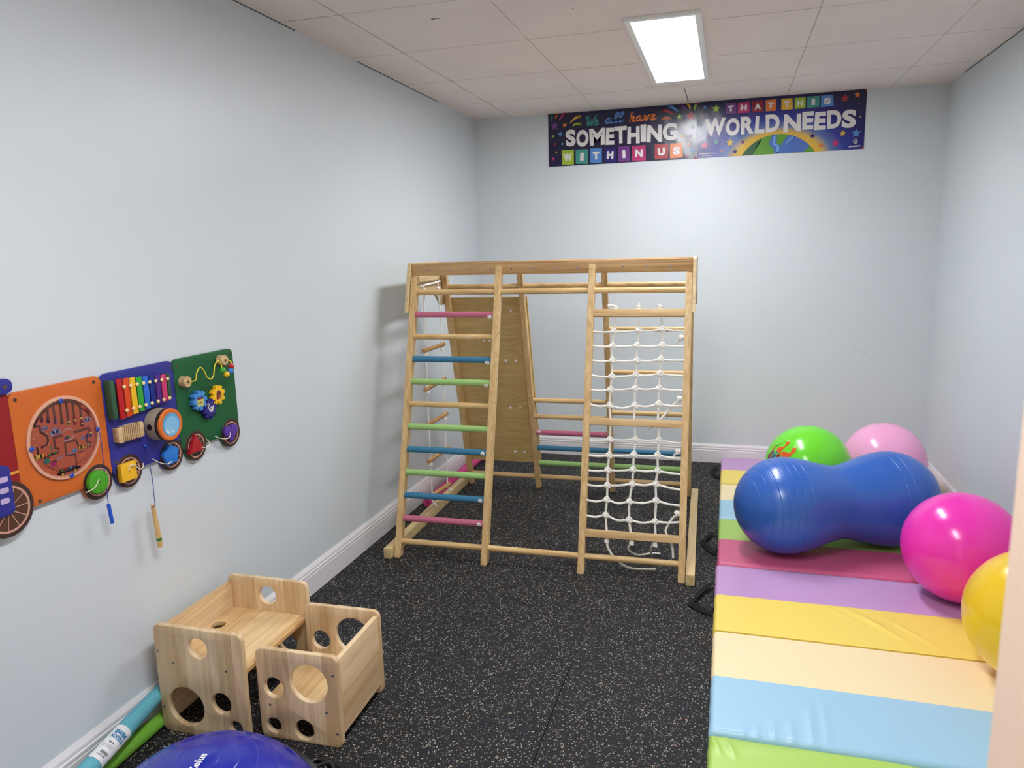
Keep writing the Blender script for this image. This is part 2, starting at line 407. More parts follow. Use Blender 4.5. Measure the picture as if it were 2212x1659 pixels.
for sgn, y in ((1, .0), (-1, -.036)):
    kn.cyl(Md @ Vector((Ld - .06, y, .95)), Md @ Vector((Ld - .06, y + sgn * .008, .95)), .03, chr_m)
    kn.cyl(Md @ Vector((Ld - .06, y, .95)), Md @ Vector((Ld - .06, y + sgn * .045, .95)), .009, chr_m)
    kn.sph(Md @ Vector((Ld - .06, y + sgn * .052, .95)), .024, chr_m)
kn.build('door_knob', door)

# ------------------------------------------------------------------ ceiling panels
frame_m = mat('lamp_frame', (238, 238, 236), .4)
def panel_light(y0, y1, label):
    t = empty('ceiling_light', label, 'ceiling light', (-.29, (y0 + y1) / 2, H), group=None)
    hx = .156; hy = (y1 - y0) / 2
    f = MB(); 
    f.plate([rrect(-hx, -hy, hx, hy, .004), list(reversed(rrect(-hx + .026, -hy + .03, hx - .026, hy - .03, .002)))], .014, frame_m, None, .0015, -.014)
    f.build('frame', t)
    dm = mat('lamp_diffuser', (250, 252, 255), .5, emit=LAMP)
    MB().box((0, 0, -.004), (2 * hx - .05, 2 * hy - .058, .006), dm).build('diffuser', t)
    return t
panel_light(3.235, 4.47, 'lit white LED panel with grey frame in the ceiling near the banners')
panel_light(.55, 1.785, 'lit white LED panel in the ceiling above the front of the room')

# ------------------------------------------------------------------ climber
pine = dict(x=wood('pine_x', (200, 160, 106), (232, 200, 148), 'x'), y=wood('pine_y', (204, 174, 120), (232, 208, 158), 'y'), z=wood('pine_z', (202, 164, 108), (234, 202, 148), 'z'))
beam_m = wood('beam_wood', (168, 126, 76), (212, 172, 120), 'x', freq=30)
dowel_m = wood('dowel_wood', (200, 160, 102), (234, 202, 146), 'x', freq=60)
ply_m = wood('birch_ply', (204, 176, 126), (232, 210, 166), 'y', freq=22)
board_m = wood('board_ply', (196, 164, 102), (220, 192, 130), 'x', freq=26, stretch=.12)
screw_m = mat('screw_zinc', (168, 168, 166), .35, metal=.8)
dark_m = mat('screw_recess', (40, 38, 36), .6)
rope_m = mat('cotton_rope', (250, 247, 240), .85, .2, bump=.5, bscale=380)
pinkr = mat('pink_rung', (200, 112, 138), .55, .3, bump=.25, bscale=300)
bluer = mat('blue_rung', (62, 124, 160), .55, .3, bump=.25, bscale=300)
greenr = mat('green_rung', (162, 204, 124), .55, .3, bump=.25, bscale=300)
stick_m = mat('sticker_white', (250, 250, 248), .4); ink_m = mat('sticker_ink', (50, 50, 54), .5)
TH = .0267
clim = empty('climbing_frame', 'wooden indoor climbing frame with coloured rungs and white rope net', 'climbing frame', (-1.5783, 3.15, 0), TH)
S1, S2, D0 = .2852, .273, 1.2118
PW, PD = .0314, .044
PX = [0, .4547, .9322, 1.3955]
def fy(z): return S1 * z
def by(z): return D0 - S2 * z
n1 = Vector((0, math.cos(math.atan(S1)), -math.sin(math.atan(S1))))     # into the post from its front face
n2 = Vector((0, math.cos(math.atan(S2)), math.sin(math.atan(S2))))
def post(x, front, z1, z0=0):
    b = MB(); f = fy if front else by
    n = n1 if front else n2
    d = n * PD / 2
    A = Vector((x + PW / 2, f(z0), z0)) + d; B = Vector((x + PW / 2, f(z1), z1)) + d
    # keep the foot flat on the floor
    up_ = (1, 0, 0)
    bb = bmesh.new(); q = []
    yd = PD / n.y
    for z in (z0, z1):
        for (dx, dy) in ((0, 0), (PW, 0), (PW, yd), (0, yd)): q.append(bb.verts.new((x + dx, f(z) + dy, z)))
    for fc in ((3, 2, 1, 0), (4, 5, 6, 7), (0, 1, 5, 4), (1, 2, 6, 5), (2, 3, 7, 6), (3, 0, 4, 7)): bb.faces.new([q[i] for i in fc])
    bmesh.ops.bevel(bb, geom=bb.edges[:], offset=.0035, segments=2, affect='EDGES')
    return b.bm(bb, pine['z'])
for i, x in enumerate(PX):
    b = post(x, True, 1.386 if i in (0, 3) else 1.437)
    if i in (1, 2):
        b.cyl((x + PW / 2, fy(1.41) + .0025, 1.41), (x + PW / 2, fy(1.41) - .0006, 1.41), .0045, screw_m, 12)
    # little dowel ends in the post side
    for z in [1.193 - .1118 * k for k in range(11)]:
        if i == 1: b.cyl((x + PW - .001, fy(z) + PD / 2 + .002, z + .02), (x + PW + .0006, fy(z) + PD / 2 + .002, z + .02), .004, dark_m, 10)
    if i in (0, 3):
        for z, r in ((1.345, .006), (1.215, .004), (1.265, .006 if i else .006), (.035, .006)):
            xx = x + PW if i == 0 else x
            s = .0007 if i == 0 else -.0007
            b.cyl((xx - s * 2, fy(z) + PD / 2, z), (xx + s, fy(z) + PD / 2, z), r, stick_m if z == 1.265 else dark_m, 12)
    b.build('post', clim, 20)
for i, x in enumerate(PX): post(x, False, 1.387).build('post', clim, 20)
# beams
for nm, y in (('top_beam', .413), ('top_beam', .818)):
    b = MB().box((.713, y + .011, 1.4225), (1.428, .022, .063), beam_m, .002)
    bm_o = b.build(nm, clim, 20)
    for k in range(12):
        xx = .094 + .1115 * k; s = MB(); ys = y - .0006 if y < .6 else y + .0226
        s.cyl((xx, ys, 1.4185), (xx, ys + (.002 if y < .6 else -.002), 1.4185), .0058, screw_m, 14)
        s.cyl((xx, ys - (.0004 if y < .6 else -.0004), 1.4185), (xx, ys + .0006, 1.4185), .0026, dark_m, 10)
        s.build('screw', bm_o)
for k in range(12):
    xx = .094 + .1115 * k
    MB().cyl((xx, .433, 1.4185), (xx, .82, 1.4185), .0135, wood('dowel_wood_y', (190, 146, 92), (226, 188, 134), 'y', freq=60), 16).build('monkey_bar', clim)
def rung(xa, xb, y, z, m, r=.0145, name='rung'):
    return MB().cyl((xa, y, z), (xb, y, z), r, m, 20, .001).build(name, clim)
def sticker(o, x, y, z, r):
    """round numbered sticker curved over the front of a rung of radius r"""
    s = MB(); n = 20; R = .0112; a0 = -.15
    def P(u, v, off): 
        a = a0 + v / r; return (x + u, y - (r + off) * math.cos(a), z + (r + off) * math.sin(a))
    for (rad, off, m) in ((R, .0004, stick_m),):
        vs = [P(0, 0, off)]; fs = []
        for ring in (1, 2, 3):
            for j in range(n): vs.append(P(rad * ring / 3 * math.cos(2 * PI * j / n), rad * ring / 3 * math.sin(2 * PI * j / n), off))
        for j in range(n): fs.append((0, 1 + j, 1 + (j + 1) % n))
        for ring in (0, 1):
            for j in range(n): fs.append((1 + ring * n + j, 1 + (ring + 1) * n + j, 1 + (ring + 1) * n + (j + 1) % n, 1 + ring * n + (j + 1) % n))
        s.add(vs, fs, m)
    for (u0, v0, u1, v1) in ((-.0042, .0038, .0042, .0048), (-.0042, -.0004, .0042, .0006), (-.0044, -.005, -.0032, .0045), (.0032, -.005, .0044, .0045)):
        s.add([P(u0, v0, .0007), P(u1, v0, .0007), P(u1, v1, .0007), P(u0, v1, .0007)], [(0, 1, 2, 3)], ink_m)
    s.build('sticker', o)
x0, x1_, x2, x3 = PX
yo = .022
rung(PW - .002, x3 + .002, fy(1.3065) + yo, 1.3065, dowel_m)
cols = [pinkr, None, bluer, greenr, None, greenr, bluer, greenr, bluer, pinkr]
labs = ['pink rung', None, 'blue rung', 'green rung', None, 'green rung', 'blue rung', 'green rung', 'blue rung', 'pink rung']
stz = {0: -.7, 2: -.75, 3: -.55, 6: 0, 8: 0, 9: 0}
for k in range(10):
    z = 1.1926 - .1118 * k; m = cols[k] or dowel_m
    o = rung(PW - .002, x1_ + .002, fy(z) + yo, z, m, .0158 if cols[k] else .0145)
    if labs[k]: o['label'] = labs[k]
    if k in stz: 
        sticker(o, x1_ - .019, fy(z) + yo, z + stz[k] * .012, .0158 if cols[k] else .0145)
rung(PW - .002, x3 + .002, fy(.0746) + yo, .0746, dowel_m)
# rear rungs
byo = .022
rung(PW - .002, x3 + .002, by(1.31) + byo, 1.31, dowel_m); rung(PW - .002, x3 + .002, by(.078) + byo, .078, dowel_m)
for z, m, a, bx in ((1.059, None, 2, 3), (.799, None, 2, 3), (.542, None, 2, 3), (.608, None, 1, 2), (.50, None, 1, 2), (.392, pinkr, 1, 2), (.285, bluer, 1, 2), (.286, bluer, 2, 3), (.179, greenr, 1, 2), (.180, greenr, 2, 3)):
    o = rung(PX[a] + PW - .002, PX[bx] + .002, by(z) + byo, z, m or dowel_m, .0158 if m else .0145)
    if m: o['label'] = {pinkr: 'pink rung', bluer: 'blue rung', greenr: 'green rung'}[m]
    if z in (.392,): sticker(o, PX[a] + PW + .02, by(z) + byo, z + .006, .0158)
# base rails
for xa in (-.047, x3 + PW + .002):
    MB().box((xa + .0215, .60, .0275), (.041, 1.24, .053), pine['y'], .004).build('base_rail', clim, 20)
# gussets
gl = [(.327, 1.206), (.402, 1.452), (.412, 1.459), (.835, 1.459), (.846, 1.45), (.915, 1.206), (.855, 1.206), (.835, 1.215)]
for i in range(9):
    a = PI * i / 8; gl.append((.617 + .157 * math.cos(a), 1.262 + .03 * math.sin(a)))
gl += [(.405, 1.215), (.385, 1.206)]
for xa in (-.0185, x3 + PW + .002):
    Mg = Matrix(((0, 0, 1, xa), (1, 0, 0, 0), (0, 1, 0, 0), (0, 0, 0, 1)))
    g = MB().plate([gl], .016, ply_m, Mg, .0012)
    for (yy, zz) in ((.40, 1.40), (.375, 1.30), (.36, 1.235), (.83, 1.40), (.86, 1.30), (.88, 1.235)):
        xx = xa - .0006 if xa < 0 else xa + .0166
        g.cyl((xx, yy, zz), (xx + (.002 if xa < 0 else -.002), yy, zz), .005, screw_m, 12)
    g.build('gusset_plate', clim, 20)
# climbing board with hold bolts
nb = n2
def bpt(x, z, off): return Vector((x, by(z) + PD / n2.y + off, z))
z0b, z1b = .17, 1.245
bd = MB(); bb = bmesh.new(); q = []
for z in (z0b, z1b):
    for (xx, dy) in ((.004, .0005), (x1_ + PW + .006, .0005), (x1_ + PW + .006, .0165), (.004, .0165)): q.append(bb.verts.new((xx, by(z) + PD / n2.y + dy, z)))
for fc in ((3, 2, 1, 0), (4, 5, 6, 7), (0, 1, 5, 4), (1, 2, 6, 5), (2, 3, 7, 6), (3, 0, 4, 7)): bb.faces.new([q[i] for i in fc])
bd.bm(bb, board_m)
# narrow batten along the side posts
cb = bd.build('climbing_board', clim, 20)
white_p = mat('white_plastic', (238, 234, 232), .35)
hold_m = [mat('hold_' + n, c, .5) for n, c in (('red', (200, 60, 60)), ('blue', (50, 100, 180)), ('yellow', (230, 190, 60)), ('green', (90, 160, 80)))]
for r_, z in enumerate((1.163, .854, .547, .241)):
    for k, xs in enumerate(((.328, .391), (.10, .163))):
        for xx in xs:
            if k == 1: continue
            MB().sph(bpt(xx, z, -.002), .0095, white_p, (1, .8, 1), 14).build('bolt_cap', cb)
        c = bpt(sum(xs) / 2, z, .03)
        MB().sph(c, .045, hold_m[(r_ + k) % 4], (1, .5, .7), 16).build('climbing_hold', cb)
for (xx, z) in ((.205, .982), (.24, .982)):
    MB().sph(bpt(xx, z, -.002), .0095, white_p, (1, .8, 1), 14).build('bolt_cap', cb)
# net panel slats
for z, h in ((1.198, .036), (.691, .034), (.182, .034)):
    MB().bar((x2 + PW - .002, fy(z) + .019, z), (x3 + .002, fy(z) + .019, z), .036, h, pine['x'], up=n1.cross(Vector((1, 0, 0))), bev=.002).build('net_slat', clim, 20)
# rope net (local X,Z on the leaning front plane)
ROWS = [[(0.959, 1.112), (1.064, 1.111), (1.183, 1.116), (1.293, 1.122), (1.392, 1.115)], [(0.958, 1.045), (1.058, 1.042), (1.176, 1.045), (1.294, 1.047), (1.392, 1.045)], [(0.959, 0.974), (1.06, 0.974), (1.176, 0.976), (1.29, 0.982), (1.392, 0.98)], [(0.959, 0.906), (1.06, 0.9), (1.175, 0.909), (1.287, 0.917), (1.392, 0.91)], [(0.957, 0.838), (1.057, 0.839), (1.173, 0.847), (1.285, 0.85), (1.392, 0.843)], [(0.959, 0.772), (1.055, 0.766), (1.174, 0.769), (1.285, 0.779), (1.392, 0.774)], [(0.959, 0.603), (1.062, 0.609), (1.182, 0.615), (1.292, 0.617), (1.392, 0.605)], [(0.96, 0.535), (1.061, 0.536), (1.178, 0.545), (1.288, 0.547), (1.391, 0.537)], [(0.962, 0.465), (1.057, 0.469), (1.176, 0.477), (1.29, 0.478), (1.392, 0.468)], [(0.96, 0.399), (1.058, 0.4), (1.174, 0.413), (1.283, 0.418), (1.393, 0.399)], [(0.962, 0.33), (1.058, 0.335), (1.164, 0.333), (1.287, 0.344), (1.393, 0.33)], [(0.962, 0.26), (1.055, 0.266), (1.166, 0.251), (1.285, 0.252), (1.394, 0.258)]]
RR = .0055
def np_(x, z, off=.02): return Vector((x, fy(z) + off, z))
tops = [(1.063, 1.183), (1.176, 1.183), (1.286, 1.183)]; mids = [(1.0635, .691), (1.1745, .691), (1.285, .691)]; bots = [(1.064, .182), (1.177, .182), (1.29, .182)]
net = MB()
for c in range(3):
    pts = [np_(tops[c][0], 1.22)] + [np_(*tops[c])] + [np_(r[c + 1][0], r[c + 1][1], .023) for r in ROWS[:6]] + [np_(*mids[c])] + [np_(r[c + 1][0], r[c + 1][1], .023) for r in ROWS[6:]] + [np_(*bots[c]), np_(bots[c][0], .15)]
    net.tube(spl(pts, 5), RR, rope_m, 8)
def knotlump(mb, c, r=.0085, ax=(1, 0, 0), tilt=0):
    c = Vector(c); ax = Vector(ax).normalized(); s_ = ax.orthogonal().normalized(); t = ax.cross(s_)
    for o_, rr in ((-.55, r), (.55, r * .9)):
        pts = [c + ax * (o_ * r + .35 * r * math.sin(a)) + (s_ * math.cos(a) + t * math.sin(a)) * rr * .8 for a in [2 * PI * k / 14 for k in range(14)]]
        mb.tube(pts, RR, rope_m, 7, True)
    pts = [c + ax * (-1.0 * r) + s_ * r * .6, c + s_ * r * 1.15 + t * r * .4, c + ax * r * 1.1 + t * r * .5]
    mb.tube(spl(pts, 4), RR, rope_m, 7)
    return mb
zax = Vector((0, S1, 1)).normalized()
# stopper knots and tails
k_ = net
for (x, z, tail) in ((1.069, 1.224, [(1.069, 1.224), (1.05, 1.236), (1.03, 1.232)]), (1.178, 1.224, [(1.178, 1.224), (1.181, 1.236), (1.186, 1.243)]), (1.283, 1.224, [(1.283, 1.224), (1.277, 1.233), (1.272, 1.241)])):
    knotlump(k_, np_(x, z), .009, zax); k_.tube(spl([np_(*q) for q in tail], 4), RR * 1.1, rope_m, 8)
tails = [
    (1.064, [(1.064, .152, .02), (1.072, .12, .02), (1.10, .075, .035), (1.14, .03, .07), (1.19, .0055, .10), (1.29, .0055, .115)]),
    (1.180, [(1.18, .148, .02), (1.163, .118, .05), (1.17, .08, .1), (1.20, .03, .2), (1.262, .0055, .30), (1.30, .0055, .30)]),
    (1.288, [(1.288, .149, .02), (1.27, .125, .06), (1.262, .07, .15), (1.262, .02, .24)])]
def tp(q): return Vector((q[0], q[2] + fy(q[1]) * (1 if q[1] > .1 else 1), q[1]))
for x, t in tails:
    knotlump(k_, np_(x, .152), .0095, zax); k_.tube(spl([tp(q) for q in t], 6), RR, rope_m, 8)
for (x, z, t) in ((1.383, 1.083, [(1.383, 1.083), (1.368, 1.066), (1.355, 1.056)]), (1.381, .805, [(1.381, .805), (1.34, .757), (1.296, .704), (1.262, .672), (1.232, .654)]), (1.38, .567, [(1.38, .567), (1.366, .548), (1.359, .531)]), (1.385, .293, [(1.385, .293), (1.361, .259), (1.335, .213), (1.34, .185), (1.364, .142), (1.371, .087)])):
    knotlump(k_, np_(x, z), .0105, (1, 0, .3)); k_.tube(spl([np_(q[0], q[1], .02 + .03 * (i > 0)) for i, q in enumerate(t)], 6), RR * 1.05, rope_m, 8)
neto = net.build('rope_net', clim, 60)
def sag(a, b, s):
    m = (a + b) / 2 + Vector((0, 0, -s)); return m
for ri, row in enumerate(ROWS):
    b = MB(); P = [np_(x, z, .019) for x, z in row]; P[0] = np_(row[0][0] - .004, row[0][1] , .02); P[-1] = np_(row[-1][0] + .006, row[-1][1], .02); pts = []
    ss = (.004, .002, .004, .001) if ri not in (5, 11, 10) else (.008, .012, .008, .003)
    for i in range(4):
        pts += [P[i], sag(P[i] + Vector((0, 0, -.003)), P[i + 1] + Vector((0, 0, .001)), ss[i])]
    pts.append(P[-1])
    b.tube(spl(pts, 4), RR, rope_m, 8); b.build('cross_rope', neto, 60)
    for x, z in row[1:4]:
        kb = MB(); c = np_(x, z, .021); xa = Vector((1, 0, 0))
        R_ = .0105 + random.uniform(-.0008, .0008); t0 = random.uniform(-.3, .3)
        yn = -n1
        ring = [c + xa * (R_ * math.cos(a)) + zax * (R_ * math.sin(a) * .95 + .0025) + yn * (.0045 + .003 * math.sin(2 * a + t0)) for a in [2 * PI * k / 18 for k in range(18)]]
        kb.tube(ring, RR, rope_m, 8, True)
        kb.tube(spl([c + xa * -.010 + zax * .004, c + xa * -.001 + yn * .0105 + zax * .001, c + xa * .006 + zax * -.008 + yn * .007, c + xa * .012 + zax * -.005], 4), RR, rope_m, 8)
        kb.tube(spl([c + zax * .010 + yn * -.001, c + yn * .010 + zax * -.002 + xa * -.002, c + zax * -.012 + xa * .002], 4), RR, rope_m, 8)
        kb.sph(c + yn * .002, .0075, rope_m, n=10)
        kb.build('knot', neto, 60)

# ------------------------------------------------------------------ rope ladder hung inside the left end of the climber
lad = empty('rope_ladder', 'short rope ladder with wooden rungs hanging inside the left end of the climbing frame', 'rope ladder', (-1.545, 3.6, 0), .0)
lx = 0
ys_ = [(-.02, .235), (-.018, .238)]
ry = (-.01, .225)
rungz = [(.995, .0), (.79, .005), (.59, 0), (.385, .0), (.175, -.01)]
kr = [0, 0]
for s_, (y, tz) in enumerate(((ry[0], 1.30), (ry[1], 1.30))):
    b = MB(); pts = [(0.0 if s_ == 0 else 0, y + (.02 if s_ == 0 else -.02), tz)]
    z = tz - .1
    for k in range(12):
        pts.append((random.uniform(-.002, .002), y + random.uniform(-.002, .002), z)); z -= .09
        if z < .2: break
    pts.append((0, y, .165)); pts += [(.004, y + .008, .14), (.018, y + (.02 if s_ == 0 else .03), .115 if s_ == 0 else .13)]
    b.tube(spl(pts, 5), .0042, rope_m, 8)
    ro = b.build('rope', lad, 60)
    for z, dz in rungz[:-1]:
        MB_ = knotlump(MB(), (0, y, z - .022), .0075, (0, 0, 1)); MB_.build('knot', ro, 60)
kt = MB(); kt.tube(spl([(-.005, -.03, 1.335), (.003, .05, 1.342), (.004, .15, 1.345), (.006, .22, 1.352)], 5), .005, rope_m, 8)
knotlump(kt, (0, .01, 1.31), .009, (0, 0, 1)); knotlump(kt, (0, .205, 1.31), .009, (0, 0, 1)); kt.tube([(0, .01, 1.31), (-.003, .01, 1.34)], .0042, rope_m, 8); kt.tube([(0, .205, 1.31), (0, .205, 1.345)], .0042, rope_m, 8)
kt.build('hanging_rope', lad, 60)
ldm = wood('ladder_rung_wood', (170, 118, 66), (214, 168, 112), 'y', freq=60)
for i, (z, dz) in enumerate(rungz):
    MB().cyl((.0, ry[0] - .03, z - dz), (0, ry[1] + .035, z + dz), .0115, ldm, 16).build('rung', lad)

# ------------------------------------------------------------------ foam noodles
def noodle(name, label, p0, p1, r, col, r0=None):
    p0 = Vector(p0); p1 = Vector(p1); m = mat('foam_' + name, col, .8, .25, bump=.6, bscale=420, mottle=.07, mscale=240)
    d = (p1 - p0).normalized(); b = MB(); hd = mat('foam_hole', (20, 20, 22), .9)
    n = 14; pts = [p0 + (p1 - p0) * i / n for i in range(n + 1)]
    b.tube([p0 + d * .02, p0, p0, p0 + d * .004] + pts[1:-1] + [p1 - d * .004, p1, p1, p1 - d * .02], [.009, .009, (r0 or r) - .003, (r0 or r)] + [min(r, (r0 or r) + (r - (r0 or r)) * i * .25) for i in range(1, n)] + [r, r - .003, .009, .009], m, 28)
    o = b.build('pool_noodle', None, 50); tag(o, label, 'pool noodle'); return o
noodle('pink', 'pink foam noodle lying along the left baseboard behind the climbing frame', (-1.697, 3.87, .031), (-1.712, 5.05, .031), .030, (214, 78, 140))
noodle('lime', 'green foam noodle on the floor under the aqua one beside the wooden box table', (-1.7425, 1.775, .0235), (-1.736, .95, .0265), .026, (124, 188, 64), r0=.0215)
cy = noodle('aqua', 'aqua blue foam noodle with a white paper label leaning on the baseboard', (-1.7485, 1.775, .118), (-1.643, 1.0, .0555), .0275, (108, 184, 202), r0=.022)
# paper label wrapped on the aqua noodle
ca = Vector((-1.7485, 1.775, .118)); cb_ = Vector((-1.643, 1.0, .0555)); cd = (cb_ - ca); cl = cd.length; cd.normalize()
toc = (Vector((0, 0, 1.5)) - (ca + cd * .5)).normalized(); cn = (toc - cd * toc.dot(cd)).normalized(); cs = cd.cross(cn)
def onnood(s, ang, off=.0008): return ca + cd * s + (cn * math.cos(ang) + cs * math.sin(ang)) * (.0275 + off)
paper = mat('paper_label', (234, 236, 238), .5, bump=.3, bscale=60); lab_b = mat('label_blue', (40, 130, 178), .5); lab_k = mat('label_black', (60, 60, 66), .5)
# (s measured from the far end, the label sits about y 1.46..1.58)
pl = MB(); SA, SB = .212, .342
vs = []; fs = []; na = 20; ns = 10
for i in range(ns + 1):
    for j in range(na + 1):
        s = SA + (SB - SA) * i / ns; a = -1.15 + 2.3 * j / na
        vs.append(onnood(s, a, .0009 + .0006 * math.sin(i * 2.1 + j * 1.3)))
for i in range(ns):
    for j in range(na): a = i * (na + 1) + j; fs.append((a, a + na + 1, a + na + 2, a + 1))
pl.add(vs, fs, paper)
def lw(co): return onnood(SA + .065 + co.y, co.x / .0275, .0026)
def ltext(t, x0, x1, y0, y1, m, of=.03): put_text(pl, t, x0, x1, y0, y1, 0, m, None, of, sub=1, warp=lw)
# text reads across the noodle, seen from the room it stands upside down
ltext('SWIM', .018, -.018, -.030, -.046, lab_b, .05)
ltext('NOODLE', .020, -.020, -.014, -.027, lab_b, .04)
ltext('52 in', .012, -.004, .004, -.002, lab_k)
for k in range(3): ltext('foam noodle toy', .022, -.010, .013 + .004 * k, .010 + .004 * k, lab_k, .0)
for k in range(13): 
    xx = -.012 + k * .0018; w_ = (.0006, .001, .0013)[k % 3]
    pl.add([lw(Vector((xx, .034, 0))), lw(Vector((xx + w_, .034, 0))), lw(Vector((xx + w_, .044, 0))), lw(Vector((xx, .044, 0)))], [(0, 1, 2, 3)], lab_k)
ltext('0 12345 67890', .014, -.012, .052, .048, lab_k)
plo = pl.build('paper_label', cy); plo['label'] = 'white paper label'

# ------------------------------------------------------------------ wooden table and cube chair
PT = .018
# local frames: panels are drawn in (across, height) and extruded along the depth
def panel_M(v0): return Matrix(((1, 0, 0, 0), (0, 0, 1, v0), (0, 1, 0, 0), (0, 0, 0, 1)))
def end_panel(root, v0, W, Hh, holes, screws, r=.024, face=-1):
    loops = [rrect(0, 0, W, Hh, r)] + [list(reversed(circ(cx, cz, rr))) for cx, cz, rr in holes]
    M = Matrix(((1, 0, 0, 0), (0, 0, 1, v0), (0, 1, 0, 0), (0, 0, 0, 1)))
    b = MB().plate(loops, PT, pan, M, .0035)
    o = b.build('side_panel', root, 30)
    # grain must follow the panel: mesh stays in the thing's own space
    for (cx, cz) in screws:
        s = MB(); yy = v0 if face < 0 else v0 + PT; d = -1 if face < 0 else 1
        s.cyl((cx, yy - d * .002, cz), (cx, yy + d * .0006, cz), .0048, screw_m, 14)
        s.cyl((cx, yy, cz), (cx, yy + d * .0010, cz), .0024, dark_m, 6)
        s.build('screw', o)
    return o
pan = wood('rubberwood_upright', (200, 168, 124), (234, 208, 168), 'z', freq=30, planks=('x', .058))
pan_f = wood('rubberwood_flat', (208, 168, 114), (234, 204, 154), 'y', freq=24, planks=('x', .075))
pan_s = wood('rubberwood_side', (204, 166, 120), (232, 204, 162), 'y', freq=22, planks=('z', .085))
def holeplate(b, x0, y0, x1, y1, z, t, m, holes=(), r=.004):
    b.plate([rrect(x0, y0, x1, y1, r)] + [list(reversed(circ(*h))) for h in holes], t, m, None, .003, z)
# table
tb = empty('weaning_table', 'larger wooden box table with round holes standing against the left wall', 'table', (-1.7215, 1.725, 0), .008, None)
TW, TD, THh = .327, .388, .372
hT = [(.164, .308, .034), (.098, .098, .066), (.232, .130, .035), (.278, .052, .023)]
sT = [(.011, .281), (.066, .246), (.261, .245), (.013, .086)]
end_panel(tb, 0, TW, THh, hT, sT)
end_panel(tb, TD - PT, TW, THh, hT, sT, face=1)
b = MB(); holeplate(b, .0175, PT, TW - .006, TD - PT, .231, PT, pan_f, [(.050, .240, .025)])
top = b.build('table_top', tb, 30)
MB().box((.108, .2, .2515), (.010, .15, .005), pan_f, .0015).build('groove_strip', top)
b = MB(); b.box((.0085, TD / 2, .184), (.017, TD - 2 * PT, .324), pan_s, .0025); b.build('back_panel', tb, 20)
# chair
chh = empty('cube_chair', 'smaller wooden cube chair with large round holes on the floor beside the box table', 'chair', (-1.3885, 1.777, 0), .028)
CW, CD, CH = .285, .312, .308
hC = [(.182, .208, .064), (.058, .177, .034), (.047, .046, .025), (.154, .045, .033)]
sC = [(.04, .117), (.267, .246), (.237, .117), (.269, .049)]
end_panel(chh, 0, CW, CH, hC, sC); end_panel(chh, CD - PT, CW, CH, hC, sC, face=1)
MB().box((CW - .012, CD / 2, .165), (.017, CD - 2 * PT, .255), pan_s, .0025).build('back_panel', chh, 20)
MB().box((.1415, CD / 2, .1235), (.245, CD - 2 * PT, .017), pan_f, .0025).build('seat', chh, 20)

# ------------------------------------------------------------------ balance dome
pvc_b = mat('dome_vinyl', (20, 36, 164), .22, .55, coat=.35, bump=.04, bscale=25)
blk = mat('black_plastic', (22, 22, 24), .45); dgrey = mat('dome_base', (58, 60, 66), .5)
dome = empty('balance_trainer', 'shiny royal blue half ball balance trainer on the floor in front of the box table', 'balance trainer', (-1.299, 1.40, 0))
R0 = .337; zc = .22 - R0
pr = []
for i in range(61):
    a = (math.acos((.04 - zc) / R0)) * i / 60
    rad = R0
    s = a * R0
    for g in (.042, .085, .125, .165, .205, .245, .285):
        rad += .0013 * math.exp(-((s - g) / .0022) ** 2)
    pr.append((rad * math.sin(a), zc + rad * math.cos(a)))
fine = []
amax = math.acos((.04 - zc) / R0)
for i in range(400):
    a = amax * i / 399; s = a * R0; rad = R0
    for g in (.055, .105, .155, .205, .25, .29): rad += .0011 * math.exp(-((s - g) / .0017) ** 2)
    fine.append((rad * math.sin(a), zc + rad * math.cos(a)))
dm = MB().lathe(list(reversed(fine)), pvc_b, 96); dmo = dm.build('dome', dome, 60)
bs = MB().lathe([(0, .003), (.30, .003), (.312, .006), (.318, .014), (.318, .03), (.312, .040), (.296, .046), (.288, .040)], dgrey, 96); bs.build('base', dome, 40)
white_i = mat('dome_white', (238, 240, 244), .35)
tx = MB()
def onDome(x, y, off=.0012):
    v = Vector((x, y, 0)); n = math.sqrt(max(0, R0 * R0 - x * x - y * y)); k = (R0 + off) / R0
    return Vector((x * k, y * k, zc + n * k))
# the word runs away from the camera
tdir = Vector((-.16, .987, 0)).normalized(); tup = Vector((-tdir.y, tdir.x, 0))
base_pt = Vector((.0290, -.0515, 0))
def dw(co):
    p = base_pt + tdir * co.x + tup * co.y; return onDome(p.x, p.y)
put_text(tx, 'Zelus', 0, .070, 0, .0205, 0, white_i, None, .03, sub=1, warp=dw)
tx.build('printed_name', dmo)
# resistance strap and handle beside it
st = MB()
st.tube(spl([(.255, .17, .03), (.20, .235, .012), (.135, .275, .009), (.15, .315, .009), (.21, .300, .009), (.27, .288, .012)], 6), .007, blk, 10)
st.tube(spl([(.17, .262, .022), (.21, .285, .03), (.235, .26, .012), (.20, .24, .01)], 6, True), .0055, blk, 10, True)
st.cyl((.20, .30, .014), (.31, .283, .014), .013, blk)
st.box((.30, .25, .008), (.07, .028, .006), blk, .002)
st.build('resistance_strap', dome)

